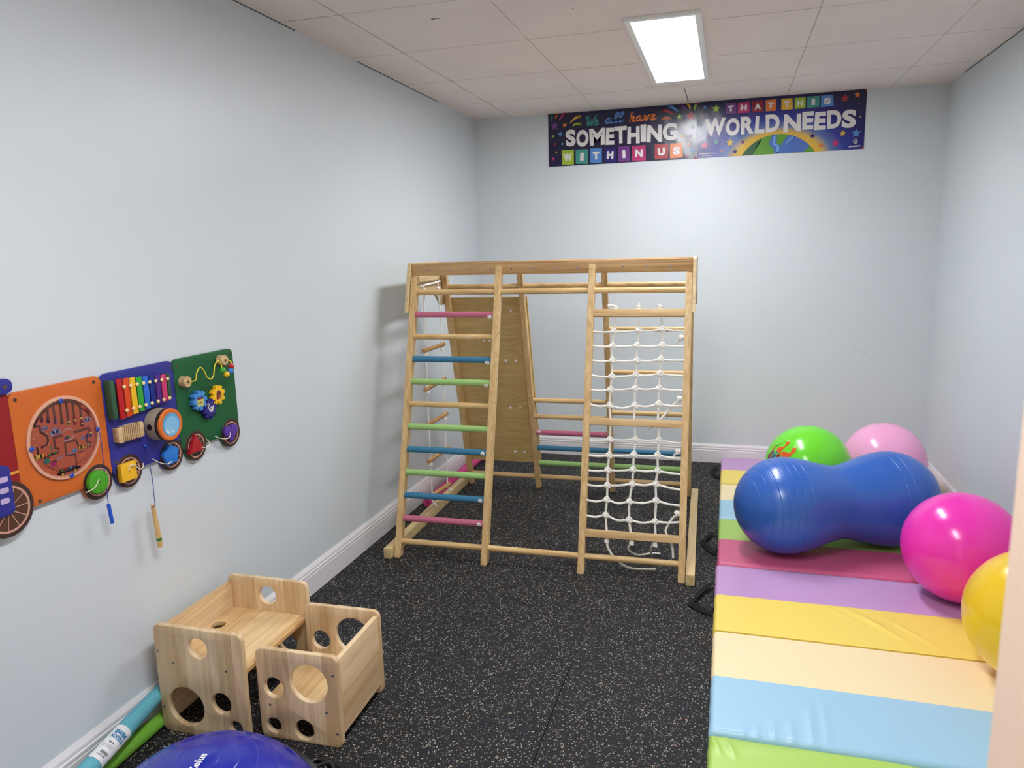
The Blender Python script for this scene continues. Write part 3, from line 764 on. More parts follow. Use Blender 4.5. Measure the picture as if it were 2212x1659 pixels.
# ------------------------------------------------------------------ folding mats
mcol = dict(purple=(200, 158, 208), yellow=(248, 222, 106), cream=(250, 230, 184), blue=(164, 206, 232), green=(176, 212, 104), pink=(216, 100, 140))
MZ = .045
def mat_thing(label, x0, x1, y_top, order, pitch, wrinkles, hnd, group=None):
    t = empty('folding_mat', label, 'exercise mat', (x0, y_top, 0))
    for i, cname in enumerate(order):
        m = mat('vinyl_' + cname, mcol[cname], .36, .45, bump=.05, bscale=14)
        ya = -pitch * i; yb = -pitch * (i + 1)
        panel = i // 2
        first, last = i % 2 == 0, i % 2 == 1
        W = x1 - x0; nx, ny = 150, 26
        if last: yb += .006
        if first and i: ya -= .006
        vs = []; fs = []
        def top(u, v, X, Y):
            e = 1
            dx = min(X, W - X)
            dedge = [dx]
            if i in (0, 4): dedge.append(ya - Y)
            if i in (3, 5): dedge.append(Y - yb)
            d = min(dedge); rr = .013
            z = MZ - (0 if d >= rr else rr - math.sqrt(max(0, rr * rr - (rr - d) ** 2)))
            z += .0025 * math.sin(PI * min(1, max(0, X / W))) * math.sin(PI * (v if first else 1 - v) * .5 + .3)
            for (cx, cy, ang, ln, wd, am) in wrinkles.get(i, ()):
                px = X - cx; py = Y - (ya + cy); a = px * math.cos(ang) + py * math.sin(ang); b = -px * math.sin(ang) + py * math.cos(ang)
                if abs(a) < ln: z += 1.6 * am * math.exp(-(b / wd) ** 2) * math.cos(a / ln * PI / 2) ** 1.0
            return z
        for r in range(ny + 1):
            for c in range(nx + 1):
                u = c / nx; v = r / ny
                uu = .5 - .5 * math.cos(PI * u) if True else u
                uu = u * .8 + uu * .2
                X = W * uu; Y = ya + (yb - ya) * v
                bulge = .0007 * math.sin(Y * 61 + i) * math.exp(-X / .02) if c < 6 else 0
                vs.append((X + bulge, Y, top(uu, v, X, Y)))
        for r in range(ny):
            for c in range(nx):
                a = r * (nx + 1) + c; fs.append((a, a + nx + 1, a + nx + 2, a + 1))
        # sides and underside
        ring = [c for c in range(nx + 1)] + [r * (nx + 1) + nx for r in range(1, ny + 1)] + [ny * (nx + 1) + c for c in range(nx - 1, -1, -1)] + [r * (nx + 1) for r in range(ny - 1, 0, -1)]
        o_ = len(vs)
        for k in ring: vs.append((vs[k][0] - (.003 if vs[k][0] < .01 else 0), vs[k][1], max(.004, vs[k][2] * .5)))
        for k in ring: vs.append((vs[k][0], vs[k][1], .0005))
        n = len(ring)
        for k in range(n):
            k2 = (k + 1) % n
            fs.append((ring[k], ring[k2], o_ + k2, o_ + k)); fs.append((o_ + k, o_ + k2, o_ + n + k2, o_ + n + k))
        fs.append(tuple(o_ + n + k for k in range(n)))
        o = MB().add(vs, fs, m).build('mat_section', t, 50); o['label'] = cname + ' section'
        # stitched seam line down the middle edge
    web = mat('black_webbing', (26, 26, 28), .75, .2, bump=.6, bscale=300)
    for hp in hnd:
        P = spl([(*q,) for q in hp], 5); vs = []; fs = []
        n = len(P)
        for i, p in enumerate(P):
            tdir_ = (P[min(n - 1, i + 1)] - P[max(0, i - 1)]).normalized()
            sd = Vector((-tdir_.y, tdir_.x, 0)).normalized(); tw = .30 + .15 * math.sin(i * .9)
            upv = (Vector((0, 0, 1)) * math.sin(tw) + sd * math.cos(tw)); hw = .0140
            for s_ in (-1, 1):
                for e in (0, .0016): vs.append(p + upv * hw * s_ + Vector((0, 0, .0105 + e)))
        for i in range(n - 1):
            a = i * 4; b = a + 4
            fs += [(a, b, b + 2, a + 2), (a + 1, a + 3, b + 3, b + 1), (a, a + 1, b + 1, b), (a + 2, b + 2, b + 3, a + 3)]
        fs += [(0, 2, 3, 1), (4 * n - 4, 4 * n - 3, 4 * n - 1, 4 * n - 2)]
        o = MB().add(vs, fs, web).build('handle', t, 30); o['label'] = 'black webbing handle'
    return t
order = ['purple', 'yellow', 'cream', 'blue', 'green', 'pink']
X0 = -.018
def hloop(ya, yb, tip, y_top, yt0, yt1, z=.0):
    # points relative to the mat's own corner
    return [(.004, ya - y_top, .016), (-.03, ya - y_top + .004, .008), (tip - X0, yt0 - y_top, .001), (tip - X0 + .012, yt1 - y_top, .001), (-.022, yb - y_top - .004, .004), (.004, yb - y_top, .014)]
wr_near = {3: [(.10, -.29, 1.45, .035, .006, .003), (.14, -.28, 1.5, .05, .006, .003), (.19, -.27, 1.52, .06, .007, .0035), (.24, -.26, 1.55, .08, .007, .004), (.30, -.20, 1.53, .14, .010, .004), (.345, -.18, 1.56, .14, .008, .003), (.52, -.2, 1.4, .14, .03, .002)],
           1: [(.62, -.14, -.95, .14, .010, .003), (.56, -.08, -.9, .12, .012, .0025), (.72, -.16, -.95, .12, .010, .0025), (.46, -.05, -.8, .07, .008, .0018)],
           2: [(.9, -.08, -.8, .1, .02, .002), (.5, -.2, -1.1, .12, .03, .0016)],
           4: [(.02, -.05, -1.2, .05, .007, .003), (.06, -.05, -1.2, .06, .008, .003), (.3, -.03, .1, .3, .02, .003)]}
mat_thing('pastel striped folding exercise mat nearer the door, yellow ball resting on it', X0, 1.205, 3.337, order, .3125, wr_near, [hloop(3.154, 2.916, -.112, 3.337, 2.995, 2.965), hloop(1.90, 1.66, -.10, 3.337, 1.81, 1.74)])
mat_thing('pastel striped folding exercise mat touching the back wall, under the peanut shaped ball', X0 + .006, 1.211, 5.175, order, .3045, {1: [(.3, -.1, .3, .2, .02, .001)]}, [hloop(5.02, 4.81, -.078, 5.175, 4.93, 4.86), hloop(3.787, 3.552, -.089, 5.175, 3.69, 3.62)])

# ------------------------------------------------------------------ balls
def ball(label, c, r, col, rings=(), rot=(0, 0), rough=.22, nm='a', valve=True):
    m = mat('ball_vinyl_' + nm, col, rough, .5, coat=.15)
    t = empty('exercise_ball', label, 'exercise ball', (c[0], c[1], MZ + .0025))
    pr = []
    n = 260
    for i in range(n + 1):
        a = PI * i / n; rr = r
        for g in rings: rr += -.0007 * math.exp(-((a - g) * r / .0012) ** 2)
        pr.append((max(0, rr * math.sin(a)), -rr * math.cos(a)))
    pr[0] = (0, pr[0][1]); pr[-1] = (0, pr[-1][1])
    M = Matrix.Translation((0, 0, r)) @ Matrix.Rotation(rot[1], 4, 'Z') @ Matrix.Rotation(rot[0], 4, 'X')
    o = MB().lathe(pr, m, 96, M).build('ball_skin', t, 60)
    return t, o
gt, gskin = ball('bright green exercise ball with colourful printed lettering behind the peanut ball', (.456, 4.252), .230, (112, 220, 46), (), nm='green')
pt_, _ = ball('pale pink exercise ball in the far right corner behind the blue peanut ball', (.884, 4.47), .222, (248, 172, 216), (PI / 2,), (1.45, .3), nm='rose')
mt_, _ = ball('hot magenta exercise ball on the mat between the peanut ball and yellow ball', (.945, 3.212), .223, (246, 54, 186), (PI / 2, .9), (.5, .5), nm='magenta')
yt_, _ = ball('yellow exercise ball at the right edge, nearest the door', (1.018, 2.618), .225, (246, 204, 40), (1.0,), (1.2, .2), nm='yellow')
# print on the green ball: the word stands on its head
gm = MB(); gc = Vector((0, 0, .230)); n0 = Vector((-.150, -.150, .075)).normalized()
rimg = Vector((0, 0, 1)).cross(n0) ; rimg.normalize(); rimg = -rimg if rimg.x < 0 else rimg
uimg = n0.cross(rimg); uimg = -uimg if uimg.z < 0 else uimg
def onball(co, off=.0010):
    d = Vector((co.x, co.y, 0)); L_ = d.length
    if L_ < 1e-6: return gc + n0 * (.23 + off)
    tdir_ = (rimg * co.x + uimg * co.y) / L_; a = L_ / .23
    return gc + (n0 * math.cos(a) + tdir_ * math.sin(a)) * (.23 + off)
lcol = dict(r=mat('ball_red', (150, 16, 34), .3), p=mat('ball_purple', (128, 34, 120), .3), b=mat('ball_blue', (28, 98, 158), .3), k=mat('ball_pale', (200, 226, 150), .3), o=mat('ball_orange', (226, 90, 36), .3), g=mat('ball_green', (70, 176, 24), .3), w=mat('ball_white', (240, 246, 200), .3))
word = 'DINOSAUR'; cc = 'brgprbpr'
wx = .150
for i, chx in enumerate(word):
    xc_ = (.090, .060, .031, .004, -.024, -.052, -.080, -.106)[i]; top_ = (-.05, -.035, -.018, .002, .026, .036, .040, .016)[i]
    hw_ = .006 if chx == 'I' else .0135
    put_text(gm, chx, xc_ + hw_, xc_ - hw_, top_, top_ - .088, 0, lcol[cc[i]] if cc[i] != 'g' else lcol['b'], None, .06, sub=1, warp=lambda co: onball(co, .0014))
def ballshape(pts, m, off=.0018):
    b = bmesh.new(); vsx = [b.verts.new((p[0], p[1], 0)) for p in pts]; f = b.faces.new(vsx); bmesh.ops.triangulate(b, faces=[f])
    for _ in range(2): bmesh.ops.subdivide_edges(b, edges=b.edges[:], cuts=1)
    for v in b.verts: v.co = onball(v.co, off)
    bmesh.ops.recalc_face_normals(b, faces=b.faces); gm.bm(b, m)
ballshape([(-.052, .038), (-.048, .056), (-.034, .066), (-.018, .066), (-.008, .078), (-.012, .094), (-.010, .104), (.002, .108), (.010, .098), (.004, .084), (-.006, .064), (-.014, .046), (-.020, .028)], lcol['o'])
ballshape([(-.016, .030), (-.002, .044), (.018, .046), (.036, .042), (.044, .056), (.040, .070), (.046, .080), (.060, .082), (.066, .068), (.058, .048), (.046, .024), (.028, .016), (.012, -.006), (.004, .012)], lcol['o'])
ballshape([(-.086, .03), (-.09, .05), (-.084, .075), (-.078, .05), (-.078, .03)], lcol['o'])
for (x, y) in ((-.008, .109), (.0, .112), (.048, .085), (.056, .088)):
    ballshape([(x + .004 * math.cos(a * PI / 4), y + .004 * math.sin(a * PI / 4)) for a in range(8)], lcol['w'], .0022)
for pts in ([(.066, -.025), (.092, .018), (.097, .015), (.072, -.03)], [(.060, -.005), (.068, .010), (.073, .008), (.064, -.008)], [(.080, -.02), (.092, -.005), (.096, -.008), (.085, -.024)], [(-.075, .060), (-.045, .090), (-.042, .086), (-.070, .056)], [(.080, .026), (.085, .03), (.088, .025), (.083, .021)], [(.10, .012), (.104, .015), (.107, .011), (.103, .008)], [(-.03, .10), (-.027, .104), (-.024, .1), (-.027, .096)], [(.02, .075), (.024, .078), (.028, .074), (.024, .070)]):
    ballshape(pts, lcol['g'])
gm.build('printed_picture', gskin)
# peanut ball
pm = mat('peanut_vinyl', (46, 98, 186), .30, .5, coat=.2)
pa = Vector((.284, 3.561, .23)); pb = Vector((.775, 3.766, .23)); ax = (pb - pa); AL = ax.length; ax.normalize()
pn = empty('peanut_ball', 'large blue peanut shaped therapy ball lying across the mats', 'therapy ball', ((pa.x + pb.x) / 2, (pa.y + pb.y) / 2, MZ + .0025))
hl = AL / 2; RP = .230
def pr_r(s):
    """radius at axial position s measured from the waist"""
    a = abs(s); wst = .176
    if a >= hl: 
        q = a - hl; return math.sqrt(max(0, RP * RP - q * q))
    t = a / hl; t = min(1, max(0, t)); k = t * t * (3 - 2 * t); k = k ** .85
    return wst + (RP - wst) * k
prf = []
ringp = [-.222, -.203, -.175, -.14, -.105, -.07, -.035, .0, .04]
N = 2200
for i in range(N + 1):
    th = PI * i / N; s = -math.cos(th) * (hl + RP)
    r = pr_r(s)
    for g in ringp:
        for gs in (-(hl) + g, hl - g): r -= .0014 * math.exp(-((s - gs) / .0012) ** 2) if r > .02 else 0
    prf.append((max(0, r), s))
prf[0] = (0, prf[0][1]); prf[-1] = (0, prf[-1][1])
zq = Vector((0, 0, 1)).rotation_difference(ax).to_matrix().to_4x4(); Mq = Matrix.Translation((0, 0, .23)) @ zq
MB().lathe(prf, pm, 96, Mq).build('ball_skin', pn, 60)

# ------------------------------------------------------------------ banners
def bmat(n, c, r=.28): return mat('print_' + n, c, r, .5)
navy = mat('banner_navy', (26, 24, 62), .24, .5, coat=.1, bump=.35, bscale=9)
bc = dict(lime=bmat('lime', (160, 190, 52)), teal=bmat('teal', (66, 146, 138)), blue=bmat('sky', (84, 136, 204)), indigo=bmat('indigo', (36, 28, 110)), purple=bmat('violet', (110, 52, 132)), mag=bmat('magenta', (186, 44, 112)), red=bmat('crimson', (168, 42, 54)), orange=bmat('amber', (222, 122, 56)), yellow=bmat('gold', (226, 180, 62)), white=bmat('white', (226, 222, 222), .35), dred=bmat('dark_red', (140, 26, 46)), green=bmat('leaf', (92, 150, 52)), dgreen=bmat('deep_green', (44, 92, 58)), sea=bmat('sea', (78, 112, 184)), river=bmat('river', (112, 168, 222)))
def banner_M(x, z): return Matrix(((1, 0, 0, x), (0, 0, -1, YB - .0015), (0, 1, 0, z), (0, 0, 0, 1)))
def banner(label, x, z, W, Hh, bgm):
    t = empty('wall_banner', label, 'banner', M=banner_M(x, z)); b = MB()
    # slightly buckled vinyl sheet
    nx, ny = 60, 18; vs = []; fs = []
    def zz(X, Y): return .0009 + .0007 * math.sin(X * 23 + 1) * math.sin(Y * 15) + .0003 * math.sin(X * 61 + Y * 40)
    for i in range(nx + 1):
        for j in range(ny + 1):
            X = W * i / nx; Y = Hh * j / ny; vs.append((X, Y, max(.0002, zz(X, Y))))
    for i in range(nx):
        for j in range(ny): a = i * (ny + 1) + j; fs.append((a, a + ny + 1, a + ny + 2, a + 1))
    b.add(vs, fs, bgm)
    b.box((W / 2, Hh / 2, -.0006), (W, Hh, .0014), bgm)
    return t, b
PZ = .0034
def tile(b, ch, q, m, i):
    x0 = min(q[0][0], q[3][0]); x1 = max(q[1][0], q[2][0]); y0 = min(q[2][1], q[3][1]); y1 = max(q[0][1], q[1][1])
    b.flat([q[3], q[2], q[1], q[0]], PZ, m)
    cx = (x0 + x1) / 2; cy = (y0 + y1) / 2; hw = (x1 - x0) * (.14 if ch == 'I' else .36 if ch == 'W' else .27); hh = (y1 - y0) * .26
    put_text(b, ch, cx - hw, cx + hw, cy - hh, cy + hh, PZ + .0004, bc['white'], None, .065, tilt=(.06, -.05, .03, -.08, .09, -.03, .05, -.09)[i % 8])
def quads(L): return [[L[4 * i], L[4 * i + 1], L[4 * i + 2], L[4 * i + 3]] for i in range(len(L) // 4)]
t1, b1 = banner('navy banner reading We all have SOMETHING WITHIN US high on the back wall', -1.234, 2.085, 1.006, .352, navy)
Q = quads([(0.093, 0.107), (0.181, 0.106), (0.18, 0.006), (0.097, 0.008), (0.193, 0.105), (0.282, 0.103), (0.28, 0.005), (0.194, 0.01), (0.296, 0.106), (0.377, 0.104), (0.376, 0.007), (0.295, 0.01), (0.392, 0.105), (0.475, 0.103), (0.475, 0.005), (0.393, 0.008), (0.488, 0.106), (0.566, 0.105), (0.567, 0.005), (0.488, 0.006), (0.582, 0.103), (0.673, 0.105), (0.676, 0.006), (0.583, 0.007), (0.734, 0.105), (0.824, 0.104), (0.822, 0.009), (0.735, 0.01), (0.836, 0.105), (0.913, 0.104), (0.921, 0.011), (0.836, 0.009)])
for i, (ch, cn_) in enumerate(zip('WITHINUS', ('lime', 'teal', 'blue', 'indigo', 'purple', 'mag', 'red', 'orange'))): tile(b1, ch, Q[i], bc[cn_], i)
def bigword(b, spec, fx, y0, y1, z):
    for i, (ch, a, c) in enumerate(spec):
        j = (.004, -.003, .001, -.002, .003, -.004)[i % 6]
        put_text(b, ch, fx(a), fx(c) - .001, y0 + j, y1 + j, z + .0004 * (i % 2), bc['white'], None, .048, tilt=(.02, -.02, .01, -.03, .03, 0)[i % 6] * .7, taper=(.06, -.05, .08, -.08)[i % 4])
bigword(b1, [('S', 325, 468), ('O', 476, 650), ('M', 660, 878), ('E', 888, 1006), ('T', 1011, 1174), ('H', 1182, 1350), ('I', 1360, 1437), ('N', 1447, 1648), ('G', 1656, 1842)], lambda p: .124 + (p - 325) * .754 / 1515, .124, .235, PZ + .0004)
GL = {'W': [[(0, 1.5), (.12, 1.85), (.32, 1.6), (.36, .5), (.52, .02), (.75, .6), (1.0, 1.4), (1.02, .5), (1.18, .02), (1.45, .7), (1.75, 1.6), (1.95, 1.95)]], 'e': [[(0, .35), (.45, .55), (.62, .85), (.4, 1.02), (.12, .62), (.2, .12), (.5, .0), (.9, .3)]], 'a': [[(.72, .85), (.4, 1.0), (.08, .55), (.16, .05), (.45, .12), (.72, .85), (.68, .2), (.85, .02), (1.1, .25)]], 'l': [[(0, .3), (.35, .95), (.58, 1.7), (.42, 1.95), (.22, 1.5), (.16, .4), (.36, .0), (.68, .3)]], 'h': [[(.12, .0), (.14, .9), (.2, 1.9)], [(.14, .35), (.38, 1.0), (.58, .85), (.52, .2), (.68, .0), (.92, .3)]], 'v': [[(0, .85), (.2, .95), (.3, .08), (.5, .2), (.68, .95), (.9, .85)]]}
AD = dict(W=1.75, e=.85, a=1.02, l=.62, h=.9, v=.85)
def script(b, s, x0, x1, y0, xh, m, z, rise=0):
    tw = sum(AD[c] for c in s); k = (x1 - x0) / tw; x = x0
    for c in s:
        for st_ in GL[c]:
            stroke(b, [(x + p[0] * k + .2 * xh * p[1], y0 + p[1] * xh + rise * (x - x0)) for p in st_], .0105, z, m, None, 5)
        x += AD[c] * k
script(b1, 'We', .262, .350, .258, .032, bc['teal'], PZ); script(b1, 'all', .398, .515, .264, .032, bc['blue'], PZ, .04); script(b1, 'have', .560, .738, .264, .031, bc['orange'], PZ, .02)
for (p, w_, cn_) in (([(.026, .348), (.028, .33), (.027, .311)], (.016, .008), 'teal'), ([(.063, .347), (.058, .335), (.052, .322)], (.018, .008), 'orange'), ([(.118, .348), (.10, .332), (.08, .312)], (.018, .008), 'mag'), ([(.222, .322), (.19, .312), (.158, .288)], (.020, .008), 'yellow'), ([(.178, .266), (.2, .275), (.227, .271)], (.012, .018), 'lime'), ([(.787, .318), (.822, .31), (.854, .290)], (.018, .009), 'red'), ([(.788, .266), (.81, .271), (.836, .265)], (.016, .012), 'orange'), ([(.826, .346), (.856, .33), (.883, .308)], (.018, .010), 'blue'), ([(.899, .346), (.92, .33), (.937, .311)], (.018, .008), 'purple'), ([(.946, .347), (.956, .335), (.963, .318)], (.016, .008), 'yellow'), ([(1.0, .344), (.995, .33), (.988, .310)], (.014, .010), 'lime')):
    stroke(b1, p, w_, PZ, bc[cn_])
for (x, y), r, cn_ in zip([(0.046, 0.271), (0.117, 0.272), (0.087, 0.215), (0.032, 0.203), (0.046, 0.149), (0.099, 0.148), (0.056, 0.095), (0.032, 0.052), (0.894, 0.272), (0.966, 0.273), (0.912, 0.147), (0.966, 0.147), (0.955, 0.093), (0.98, 0.056), (0.947, 0.019), (0.981, 0.202)], (.030, .019, .019, .012, .012, .012, .008, .015, .019, .033, .013, .015, .013, .015, .008, .011), ('purple', 'orange', 'blue', 'lime', 'red', 'teal', 'yellow', 'mag', 'lime', 'red', 'yellow', 'purple', 'orange', 'blue', 'mag', 'teal')):
    b1.flat(star(x, y, r, .1), PZ, bc[cn_])
tape = mat('red_tape', (150, 30, 44), .5)
for (x, y) in ((.004, .004), (.004, .342), (1.0, .004), (1.0, .346)): b1.flat(rrect(x - .005, y - .006, x + .005, y + .006, .002), PZ + .001, tape)
b1.build('banner_sheet', t1)

def glow_mat():
    m = bpy.data.materials.new('banner_glow'); m.use_nodes = True; nt = m.node_tree; L = nt.links; b = nt.nodes['Principled BSDF']
    tc = nt.nodes.new('ShaderNodeTexCoord'); mp = nt.nodes.new('ShaderNodeMapping'); mp.inputs['Location'].default_value = (-.508, .02, 0); mp.inputs['Scale'].default_value = (.62, 1.0, 0)
    # shift first, then squash: the glow is wider than high
    mp.vector_type = 'POINT'; mp.inputs['Location'].default_value = (-.508 * .62, .03, 0)
    L.new(tc.outputs['Object'], mp.inputs[0]); ln = nt.nodes.new('ShaderNodeVectorMath'); ln.operation = 'LENGTH'; L.new(mp.outputs[0], ln.inputs[0])
    rp = nt.nodes.new('ShaderNodeValToRGB'); e = rp.color_ramp.elements; e[0].position = .14; e[0].color = lin((226, 180, 66)); e[1].position = .42; e[1].color = lin((26, 24, 62))
    for p_, c in ((.165, (214, 176, 76)), (.20, (92, 116, 168)), (.25, (48, 58, 150)), (.32, (36, 32, 110))):
        q = e.new(p_); q.color = lin(c)
    L.new(ln.outputs['Value'], rp.inputs[0]); L.new(rp.outputs[0], b.inputs['Base Color']); b.inputs['Roughness'].default_value = .26; b.inputs['Coat Weight'].default_value = .1
    n = nt.nodes.new('ShaderNodeTexNoise'); n.inputs['Scale'].default_value = 9; L.new(tc.outputs['Object'], n.inputs['Vector'])
    bp = nt.nodes.new('ShaderNodeBump'); bp.inputs['Strength'].default_value = .35; bp.inputs['Distance'].default_value = .004; L.new(n.outputs['Fac'], bp.inputs['Height']); L.new(bp.outputs[0], b.inputs['Normal'])
    return m
t2, b2 = banner('banner reading THAT THIS WORLD NEEDS above a printed globe on the back wall', -.226, 2.085, 1.017, .355, glow_mat())
Q = quads([(0.177, 0.334), (0.244, 0.334), (0.246, 0.266), (0.18, 0.267), (0.256, 0.333), (0.325, 0.333), (0.328, 0.265), (0.255, 0.268), (0.341, 0.335), (0.411, 0.335), (0.414, 0.265), (0.342, 0.265), (0.424, 0.334), (0.489, 0.336), (0.49, 0.266), (0.428, 0.266), (0.519, 0.336), (0.586, 0.334), (0.589, 0.267), (0.521, 0.268), (0.598, 0.334), (0.664, 0.334), (0.665, 0.268), (0.6, 0.268), (0.673, 0.336), (0.745, 0.335), (0.746, 0.269), (0.675, 0.267), (0.753, 0.335), (0.823, 0.337), (0.831, 0.269), (0.756, 0.266)])
for i, (ch, cn_) in enumerate(zip('THATTHIS', ('purple', 'mag', 'dred', 'orange', 'yellow', 'lime', 'teal', 'blue'))): tile(b2, ch, Q[i], bc[cn_], i)
# globe (top of a disc cut by the banner's lower edge)
gx, gy, gr = .509, -.145, .266
def arc(a0, a1, r, n=24, cx=gx, cy=gy): return [(cx + r * math.cos(math.radians(a0 + (a1 - a0) * i / n)), cy + r * math.sin(math.radians(a0 + (a1 - a0) * i / n))) for i in range(n + 1)]
aL = math.degrees(math.asin((.001 - gy) / gr))
b2.flat(arc(aL, 180 - aL, gr), PZ - .0012, bc['sea'])
b2.flat([(.353, .001)] + [(.400, .075), (.407, .097)] + arc(113, 180 - aL, gr, 10), PZ - .0006, bc['dgreen'])
b2.flat([(.353, .001), (.487, .001), (.484, .03), (.470, .045), (.452, .066), (.462, .088), (.470, .1165)] + arc(99, 113, gr, 6), PZ - .0006, bc['green'])
b2.flat([(.502, .119), (.500, .064), (.513, .056), (.526, .050), (.534, .064), (.545, .08), (.556, .098), (.572, .112)] + arc(77, 90, gr, 6), PZ - .0006, bc['green'])
b2.flat([(.655, .001), (.672, .010), (.700, .036)] + list(reversed(arc(aL, 43, gr, 6))), PZ - .0006, bc['green'])
stroke(b2, [(.478, .116), (.489, .095), (.482, .066), (.498, .052), (.511, .037), (.508, .020), (.510, .006)], (.012, .016), PZ, bc['river'])
stroke(b2, [(.605, .100), (.584, .088), (.566, .072), (.557, .056)], (.012, .010), PZ, bc['river'])
fx2 = lambda p: .055 + (p - 135) * .905 / 1785
bigword(b2, [('W', 128, 384), ('O', 390, 562), ('R', 572, 740), ('L', 748, 864), ('D', 874, 1042), ('N', 1088, 1297), ('E', 1308, 1442), ('E', 1452, 1586), ('D', 1596, 1760), ('S', 1767, 1928)], fx2, .133, .242, PZ + .0004)
for (x, y), r, cn_ in zip([(0.049, 0.32), (0.119, 0.305), (0.035, 0.267), (0.051, 0.081), (0.126, 0.094), (0.212, 0.086), (0.16, 0.037), (0.245, 0.03), (0.292, 0.086), (0.714, 0.097), (0.795, 0.092), (0.766, 0.036), (0.851, 0.044), (0.891, 0.1), (0.968, 0.096), (0.988, 0.193), (0.976, 0.272), (0.963, 0.325), (0.893, 0.31)], (.015, .026, .008, .028, .017, .026, .007, .017, .014, .016, .009, .016, .026, .020, .028, .007, .009, .019, .026), ('blue', 'lime', 'orange', 'mag', 'teal', 'yellow', 'orange', 'indigo', 'purple', 'indigo', 'purple', 'orange', 'mag', 'yellow', 'blue', 'lime', 'purple', 'orange', 'red')):
    b2.flat(star(x, y, r, -.05), PZ, bc[cn_])
put_text(b2, 'your', .018, .035, .020, .030, PZ, bc['white'], None, .01); put_text(b2, 'BRIGHTER', .037, .088, .023, .031, PZ, bc['white'], None, .04); put_text(b2, 'every day', .091, .128, .021, .031, PZ, bc['white'], None, .01)
put_text(b2, 'www.sproutbrite.com', .036, .106, .008, .016, PZ, bc['white'], None, .01)
put_text(b2, 'sproutbrite', .930, 1.000, .011, .025, PZ, bc['white'], None, .05)
for r in (.0135, .0085, .0035): stroke(b2, [(.9655 + r * math.cos(a * .42 + r * 300), .046 + r * math.sin(a * .42 + r * 300)) for a in range(13)], .0022, PZ, bc['white'], None, 2)
for (x, y) in ((.006, .347), (.006, .004), (1.011, .005), (1.011, .35)): b2.flat(rrect(x - .005, y - .006, x + .005, y + .006, .002), PZ + .001, tape)
b2.build('banner_sheet', t2)

# ------------------------------------------------------------------ train busy boards on the left wall
# local frame of every board: x along the wall (world +y), y up, z out of the wall (world +x)
def wall_M(y, z): return Matrix(((0, 0, 1, XL), (1, 0, 0, y), (0, 1, 0, z), (0, 0, 0, 1)))
BT = .016
cB = dict(orange=mat('board_orange', (206, 104, 40), .5, .35, mottle=.02), blue=mat('board_blue', (48, 50, 140), .5, .35), green=mat('board_green', (28, 92, 52), .5, .35), red=mat('board_red', (148, 26, 34), .5, .35))
brown = mat('wheel_brown', (62, 38, 32), .55); brown2 = mat('wheel_brown_light', (84, 50, 32), .55); rim_m = mat('wheel_rim', (206, 156, 136), .5); holec = mat('board_hole', (84, 68, 54), .8)
natw = wood('toy_wood', (196, 160, 112), (226, 194, 150), 'x', freq=70)
string_m = mat('white_string', (236, 228, 212), .8); bstr = mat('blue_string', (44, 60, 150), .6); bpl = mat('blue_plastic', (30, 84, 200), .35)
def board(name, label, col, y0, z0, Wd, Ht, screws, holes=()):
    t = empty(name, label, 'busy board', M=wall_M(y0, z0))
    b = MB().plate([rrect(0, 0, Wd, Ht, .022)], .012, cB[col], None, .002, BT - .012)
    b.cyl((Wd / 2, Ht / 2, 0), (Wd / 2, Ht / 2, .006), .06, cB[col])
    o = b.build('board', t, 30)
    for (x, y) in screws:
        MB().cyl((x, y, BT - .001), (x, y, BT + .0006), .0055, holec, 14).cyl((x, y, BT - .001), (x, y, BT + .0009), .003, dark_m, 10).build('screw', o)
    return t
def wheel(t, x, y, r, bulge_col):
    b = MB(); b.cyl((x, y, .003), (x, y, BT - .002), r * .99, cB[bulge_col], 48, .001)
    b.cyl((x, y, BT - .003), (x, y, BT + .0015), r, brown, 64, .001)
    z = BT + .0018
    b.plate([circ(x, y, r * .80, 56), list(reversed(circ(x, y, r * .72, 56)))], 0, rim_m, None, 0, z)
    for k in range(10):
        a = 2 * PI * k / 10 + .3; stroke(b, [(x + r * .1 * math.cos(a), y + r * .1 * math.sin(a)), (x + r * .73 * math.cos(a), y + r * .73 * math.sin(a))], r * .03, z, rim_m, None, 0)
    return b.build('wheel', t, 30)
SCL = [(.017, .296), (.266, .298), (.30, .045)]
# engine
t = board('train_busy_board', 'red train engine busy board with a navy roof cut off at the left edge', 'red', 1.15, .915, .245, .275, [])
b = MB(); b.plate([rrect(-.02, .262, .256, .302, .0199)], .014, cB['blue'], None, .002, .012); b.build('roof', t, 30)
MB().cyl((.234, .281, .0255), (.234, .281, .0268), .0055, holec, 14).build('screw', t)
MB().box((.13, .055, BT + .0006), (.23, .007, .0012), mat('stripe_yellow', (222, 160, 50), .5)).build('stripe', t)
wh = MB(); wx_, wy_, wr_ = .196, -.032, .073
wh.cyl((wx_, wy_, .0165), (wx_, wy_, .0235), wr_, brown2, 64, .001); z = .0239
wh.plate([circ(wx_, wy_, wr_ * 1.0 - .001, 56), list(reversed(circ(wx_, wy_, wr_ * .86, 56)))], 0, brown, None, 0, z); wh.plate([circ(wx_, wy_, wr_ * .84, 56), list(reversed(circ(wx_, wy_, wr_ * .76, 56)))], 0, rim_m, None, 0, z)
for k in range(11):
    a = 2 * PI * k / 11; stroke(wh, [(wx_, wy_), (wx_ + wr_ * .78 * math.cos(a), wy_ + wr_ * .78 * math.sin(a))], .0022, z + .0002, rim_m, None, 0)
wh.cyl((wx_ + .036, wy_ - .03, z), (wx_ + .036, wy_ - .03, z + .0006), .0055, holec, 14)
wh.build('wheel', t, 30)
nb_ = MB(); nb_.plate([rrect(-.02, -.045, .212, .085, .016)], .022, cB['blue'], None, .002, .008)
lil = mat('marker_lilac', (196, 176, 214), .5)
